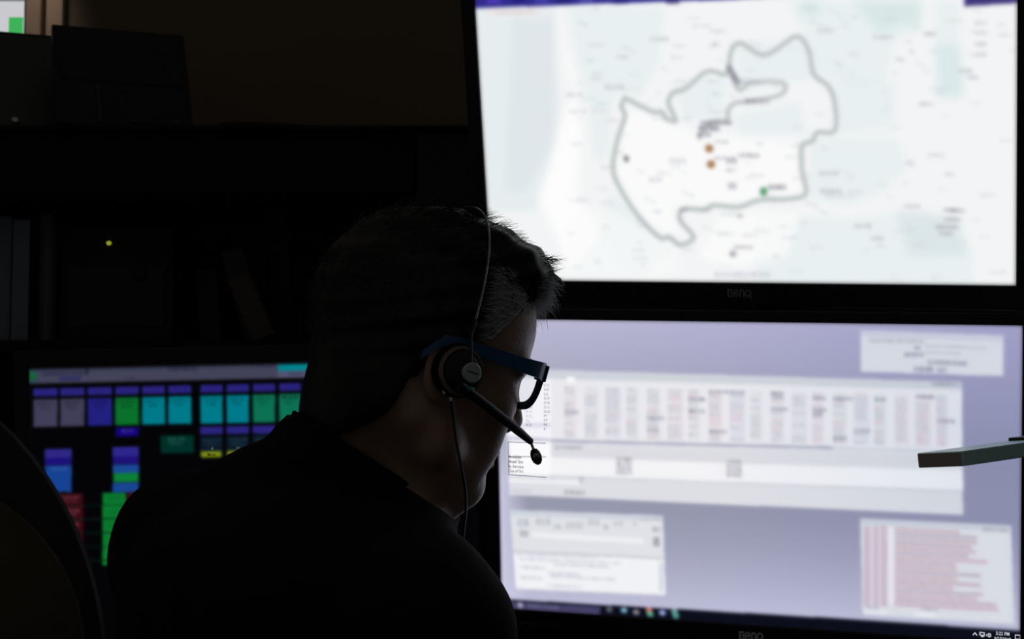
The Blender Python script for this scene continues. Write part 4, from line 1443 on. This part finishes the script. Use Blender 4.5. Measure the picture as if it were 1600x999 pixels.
def rim(s, r0, r1, y):
    """superellipse outline in the head's (right, up) plane, leaning outward at the top corner"""
    out = []
    for q in np.linspace(0, 2 * math.pi, 40, endpoint=False):
        c, si = math.cos(q), math.sin(q)
        a = math.copysign(abs(c) ** 0.72, c) * (LW + r0)
        b = math.copysign(abs(si) ** 0.72, si) * (LH + r1)
        wide = a * (1 + 0.10 * b / LH)                 # wider on top
        rr = s * (LC[1] + wide)
        ff = LC[0] - 0.10 * max(0, abs(rr) - 0.02) + y
        out.append(H(ff, rr, LC[2] + b + (0.002 if wide > 0 and b > 0 else 0)))
    return np.array(out)


for s in (1, -1):
    A, B_, C_, D_ = rim(s, 0, 0, 0.002), rim(s, 0.0068, 0.0062, 0.002), rim(s, 0.0068, 0.0062, -0.002), rim(s, 0, 0, -0.002)
    VV = np.concatenate([A, B_, C_, D_])
    FF = []
    for k0, k1 in ((0, 1), (1, 2), (2, 3), (3, 0)):
        for i in range(40):
            j = (i + 1) % 40
            FF.append([k0 * 40 + i, k0 * 40 + j, k1 * 40 + j, k1 * 40 + i])
    obj('rim', VV, FF, M_frame, gs)
    E_, E2 = rim(s, 0.0004, 0.0004, 0.0008), rim(s, 0.0004, 0.0004, -0.0008)
    obj('lens', np.concatenate([E_, E2]), [list(range(40)), list(range(40, 80))[::-1]] + [[i, (i + 1) % 40, 40 + (i + 1) % 40, 40 + i] for i in range(40)], M_lens, gs)
    # temple arm: deep flat bar from the hinge to behind the ear
    path = spline([H(0.090, s * 0.0625, 0.0120), H(0.080, s * 0.0700, 0.0115), H(0.055, s * 0.0765, 0.0095), H(0.015, s * 0.0800, 0.0085), H(-0.022, s * 0.0835, 0.006), H(-0.040, s * 0.0820, -0.012)], 18)
    hh = np.interp(np.linspace(0, 1, 18), [0, 0.15, 0.5, 1], [0.0085, 0.0075, 0.0060, 0.0035])
    VV, FF = [], []
    for i, c in enumerate(path):
        for a, b in ((-1, -1), (1, -1), (1, 1), (-1, 1)):
            VV.append(c + HR * a * 0.0016 + HU * b * hh[i])
    for i in range(17):
        for k in range(4):
            FF.append([i * 4 + k, i * 4 + (k + 1) % 4, i * 4 + 4 + (k + 1) % 4, i * 4 + 4 + k])
    FF += [[3, 2, 1, 0], [68, 69, 70, 71]]
    obj('temple', VV, FF, M_temple, gs)
    MB().box((-0.006, -0.003, -0.0075), (0.004, 0.003, 0.0075), HA.T, H(0.0905, s * 0.0605, 0.0115), 0.001).build('hinge_block', M_frame, gs)
MB().tube(spline([H(0.0975, 0.0085, 0.004), H(0.1010, 0, 0.008), H(0.0975, -0.0085, 0.004)], 9), 0.0026, 8).build('bridge', M_frame, gs, True)

# ------------------------------------------------------------------ headset
M_foam = mat('black_foam', (0.008, 0.008, 0.009), 0.95, spec=0.1, bump=0.6, bscale=1500)
M_cap = mat('grey_cap', (0.40, 0.46, 0.50), 0.45)
M_boom = mat('boom_plastic', (0.012, 0.013, 0.018), 0.5, spec=0.3)
M_wire = mat('steel_wire', (0.22, 0.23, 0.26), 0.35, metal=0.9)
EC = H(-0.008, 0.094, -0.016)                  # ear cup
hs = thing('headset', EC, 'black headset with boom microphone worn over the seated person\'s right ear', 'headset')
MB().lathe([(-0.012, 0.012), (-0.012, 0.020), (-0.008, 0.0228), (-0.002, 0.0235), (0.002, 0.0222), (0.003, 0.015)], EC, HR, 32).build('ear_cushion', M_foam, hs, True)
MB().lathe([(0.000, 0.0190), (0.0030, 0.0215), (0.0050, 0.0210), (0.0055, 0.0185), (0.0035, 0.0175), (0.0032, 0.006)], EC, HR, 32).build('speaker_rim', mat('bronze_grey_rim', (0.17, 0.145, 0.125), 0.4, metal=0.5), hs, True)
MB().lathe([(0.003, 0.0172), (0.006, 0.0165), (0.009, 0.012), (0.0095, 0.004)], EC, HR, 28).build('speaker_housing', M_boom, hs, True)
mb = MB()
for k in range(14):
    a = 2 * math.pi * k / 14
    mb.tube([EC + HR * 0.0045 + (HF * math.cos(a) + HU * math.sin(a)) * q for q in (0.0165, 0.0190)], 0.0011, 6)
mb.build('speaker_grille', M_boom, hs)
CC = EC + HF * 0.004 + HU * 0.000
cap = MB().lathe([(0.004, 0.0070), (0.013, 0.0072), (0.0145, 0.0086), (0.0160, 0.0086), (0.0168, 0.0078)], CC, HR, 32).build('pivot_cap', M_cap, hs, True)
lg = MB()
for q in np.linspace(-0.0050, 0.0046, 9):
    lg.box((q, -0.0006, 0.0), (q + 0.0008, 0.0006, 0.0004), np.array([HF, HU, HR]).T, CC + HR * 0.0167, 0.0)
lg.build('cap_print', M_boom, cap)
MB().tube(spline([CC + HR * 0.010 - HU * 0.009 - HF * 0.004, CC + HR * 0.011 - HU * 0.0135 + HF * 0.002, CC + HR * 0.010 - HU * 0.0115 + HF * 0.009], 9), [0.001, 0.0018, 0.0022, 0.0024, 0.0024, 0.0022, 0.002, 0.0014, 0.0008], 8).build('highlight_crescent', mat('teal_highlight', (0.10, 0.36, 0.36), 0.3, metal=0.5), hs, True)  # teal crescent added as the highlight below the cap
# boom and microphone
B0 = CC + HR * 0.010 - HU * 0.013 - HF * 0.006
B1 = W(829, 690, 1.585)
B2 = W(837.5, 713, 1.580)
path = spline([B0, B0 * 0.72 + B1 * 0.28 + HR * 0.003, B0 * 0.35 + B1 * 0.65 + HR * 0.003, B1], 18)
MB().tube(path, np.interp(np.linspace(0, 1, 18), [0, 0.1, 0.8, 1], [0.0052, 0.0046, 0.0040, 0.0030]), 12).build('boom', M_boom, hs, True)
MB().tube([B1 - nrm(B2 - B1) * 0.002, B1 * 0.4 + B2 * 0.6], 0.0013, 8).build('boom_neck', M_steel, hs, True)
ax = nrm(B2 - B1)
mic = MB().lathe([(-0.0070, 0.0010), (-0.0060, 0.0030), (-0.003, 0.0044), (0.001, 0.0049), (0.005, 0.0041), (0.0075, 0.0022), (0.0082, 0.0005)], B2, ax, 18).build('microphone', M_boom, hs, True)
MB().lathe([(0, 0.0026), (0.0005, 0.0024)], B2 + nrm(CAM - B2) * 0.0044, nrm(CAM - B2), 14).build('microphone_port', M_cap, mic)
# wire headband over the top of the head
pts = []
for q in np.linspace(math.radians(8), math.radians(172), 60):
    c, s = math.cos(q), math.sin(q)
    rr = 0.0945 * math.copysign(abs(c) ** 0.80, c)
    uu = 0.160 * abs(s) ** 0.85
    pts.append(EC - HR * 0.094 + HU * 0.002 + HR * rr + HU * uu * 0.955 + HF * (uu * 0.05))
MB().tube(pts, 0.0010, 8).build('headband', M_wire, hs, True)
MB().lathe([(0, 0.009), (0.004, 0.009), (0.006, 0.006)], pts[-1] + HR * 0.002, -HR, 20).build('temple_pad', M_boom, hs, True)
MB().tube([CC + HR * 0.0135, pts[0], pts[2]], 0.0016, 8).build('band_slider', M_boom, hs, True)
# bright cable clamp and the cable
MB().tube([CC + HR * 0.006 - HU * 0.0245 - HF * 0.008, CC + HR * 0.007 - HU * 0.0275 - HF * 0.007], 0.0017, 10).build('cable_clamp', M_steel, hs, True)
MB().tube([CC + HR * 0.004 - HU * 0.0215 - HF * 0.016, CC + HR * 0.005 - HU * 0.0235 - HF * 0.014], 0.0015, 10).build('cable_screw', M_steel, hs, True)
pts = spline([CC + HR * 0.006 - HU * 0.0250 - HF * 0.0078, W(708, 650, 1.525), W(713, 690, 1.515), W(721, 730, 1.510), W(727, 765, 1.525), W(728, 795, 1.55), W(725, 825, 1.61), W(720, 870, 1.64), W(716, 930, 1.66)], 60)
MB().tube(pts, 0.00125, 8).build('cable', M_boom, hs, True)

# ------------------------------------------------------------------ the chair he sits on
ch = thing('office_chair', (PEL[0], PEL[1], 0), 'low black office chair under the seated person', 'chair')
c0 = np.array([PEL[0], PEL[1], 0]) + FB * 0.09
MB().box((-0.23, -0.24, 0.395), (0.25, 0.24, 0.438), BA.T, c0, 0.018).build('seat', M_shirt, ch)
MB().tube([c0 + UZ * 0.10, c0 + UZ * 0.40], 0.028, 16).build('gas_column', M_metal, ch, True)
MB().box((-0.36, -0.19, 0.55), (-0.32, 0.19, 0.76), BA.T, c0, 0.015).build('backrest', M_shirt, ch)
MB().box((-0.37, -0.03, 0.37), (-0.35, 0.03, 0.70), BA.T, c0, 0.004).box((-0.37, -0.03, 0.37), (0.05, 0.03, 0.39), BA.T, c0, 0.004).build('back_bar', M_metal, ch)
for k in range(5):
    a = 2 * math.pi * k / 5 + 0.3
    d = np.array([math.cos(a), math.sin(a), 0])
    MB().tube([c0 + UZ * 0.11, c0 + d * 0.28 + UZ * 0.07], [0.024, 0.016], 10).build('leg', M_black, ch, True)
    MB().lathe([(-0.02, 0.026), (0.02, 0.026)], c0 + d * 0.28 + UZ * 0.027, np.cross(d, UZ), 16).build('caster', M_black, ch, True)

# ------------------------------------------------------------------ chair at the lower left edge
cd = 1.18
cs = cd / FPX
cb = thing('office_chair', (*W(-300, 900, cd)[:2], 0), 'dark rounded chair back at the lower left edge of the picture', 'chair')
CO = W(-398, 1060, cd)


def back_shell(a, b, p, y0, y1, bulge):
    """rounded back rest: superellipse outline, dished"""
    rings, nq = 7, 72
    V, F = [], []
    for side, yy in ((0, y0), (1, y1)):
        for k in range(rings):
            s = 1 - k / rings
            for q in range(nq):
                t = 2 * math.pi * q / nq
                c, si = math.cos(t), math.sin(t)
                x = math.copysign(abs(c) ** (2 / p), c) * a * s
                z = math.copysign(abs(si) ** (2 / p), si) * b * s
                dish = bulge * (s * s) * (x / a) ** 2 if a else 0
                edge = (0.35 * (y1 - y0) if side == 0 else -0.35 * (y1 - y0)) * (1 if k == 0 else 0)
                V.append(CO + np.array([x, yy + edge - dish, z]))
    for side in (0, 1):
        o = side * rings * nq
        for k in range(rings - 1):
            for q in range(nq):
                f = [o + k * nq + q, o + k * nq + (q + 1) % nq, o + (k + 1) * nq + (q + 1) % nq, o + (k + 1) * nq + q]
                F.append(f if side == 0 else f[::-1])
        cc_ = [o + (rings - 1) * nq + q for q in range(nq)]
        F.append(cc_ if side == 0 else cc_[::-1])
    for q in range(nq):
        F.append([q, rings * nq + q, rings * nq + (q + 1) % nq, (q + 1) % nq])
    return V, F


vv, ff = back_shell(570 * cs, 540 * cs, 2.0, 0.0, 0.05, 0.04)
obj('backrest', vv, ff, M_black, cb, True)
vv, ff = back_shell(558 * cs, 355 * cs, 2.5, -0.022, 0.004, 0.04)
obj('back_cover', vv, ff, mat('brown_fabric', (0.060, 0.050, 0.036), 0.95, spec=0.1, bump=0.6, bscale=500, var=0.3, vscale=18), cb, True)
cz = CO[2] - 530 * cs
cx0 = CO + np.array([0, -0.30, 0])
MB().tube([CO + (0, 0.06, -0.05), (CO[0], CO[1] + 0.04, 0.44), (CO[0], CO[1] - 0.10, 0.385), (CO[0], CO[1] - 0.30, 0.385)], 0.02, 12).build('back_bar', M_metal, cb, True)
MB().box((-0.24, -0.24, 0.40), (0.24, 0.24, 0.46), t=(cx0[0], cx0[1], 0), bev=0.02).build('seat', M_shirt, cb)
c0 = np.array([cx0[0], cx0[1], 0])
MB().tube([c0 + UZ * 0.10, c0 + UZ * 0.41], 0.028, 16).build('gas_column', M_metal, cb, True)
for k in range(5):
    a = 2 * math.pi * k / 5 + 0.1
    d = np.array([math.cos(a), math.sin(a), 0])
    MB().tube([c0 + UZ * 0.11, c0 + d * 0.28 + UZ * 0.07], [0.024, 0.016], 10).build('leg', M_black, cb, True)
    MB().lathe([(-0.02, 0.026), (0.02, 0.026)], c0 + d * 0.28 + UZ * 0.027, np.cross(d, UZ), 16).build('caster', M_black, cb, True)

# ------------------------------------------------------------------ dark bar reaching in at the right
al, tu = math.radians(38), math.radians(5.5)
a_ = np.array([math.cos(al) * math.cos(tu), math.sin(al) * math.cos(tu), math.sin(tu)])
w_ = np.array([-math.sin(al), math.cos(al), 0.0])
nz = np.cross(a_, w_)
ro = math.radians(-1.5)
w2 = w_ * math.cos(ro) + nz * math.sin(ro)
n2 = -w_ * math.sin(ro) + nz * math.cos(ro)
K = W(1506, 729, 1.62)
ARM = np.array([a_, w2, n2]).T
end = K + ARM @ np.array([0.21, 0.03, 0])
ar = thing('mounting_arm', (end[0], end[1], DESK_Z), 'flat dark bar reaching in from the right edge before the lower screen', 'arm')
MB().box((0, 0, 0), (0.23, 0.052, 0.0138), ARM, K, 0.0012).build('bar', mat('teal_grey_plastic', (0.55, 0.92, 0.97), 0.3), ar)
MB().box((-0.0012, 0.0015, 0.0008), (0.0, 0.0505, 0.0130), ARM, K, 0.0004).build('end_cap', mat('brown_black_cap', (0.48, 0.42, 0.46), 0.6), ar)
MB().box((0.130, 0.004, 0.0130), (0.23, 0.046, 0.0170), ARM, K, 0.001).build('cover_plate', M_metal, ar)
MB().tube([(end[0], end[1], DESK_Z), (end[0], end[1], end[2] + 0.004)], 0.014, 16).build('post', M_metal, ar, True)
MB().lathe([(0, 0.05), (0.010, 0.05), (0.014, 0.02)], (end[0], end[1], DESK_Z), UZ, 24).build('base', M_metal, ar, True)

# tidy helper values
for o in bpy.data.objects:
    if '_w' in o:
        del o['_w']
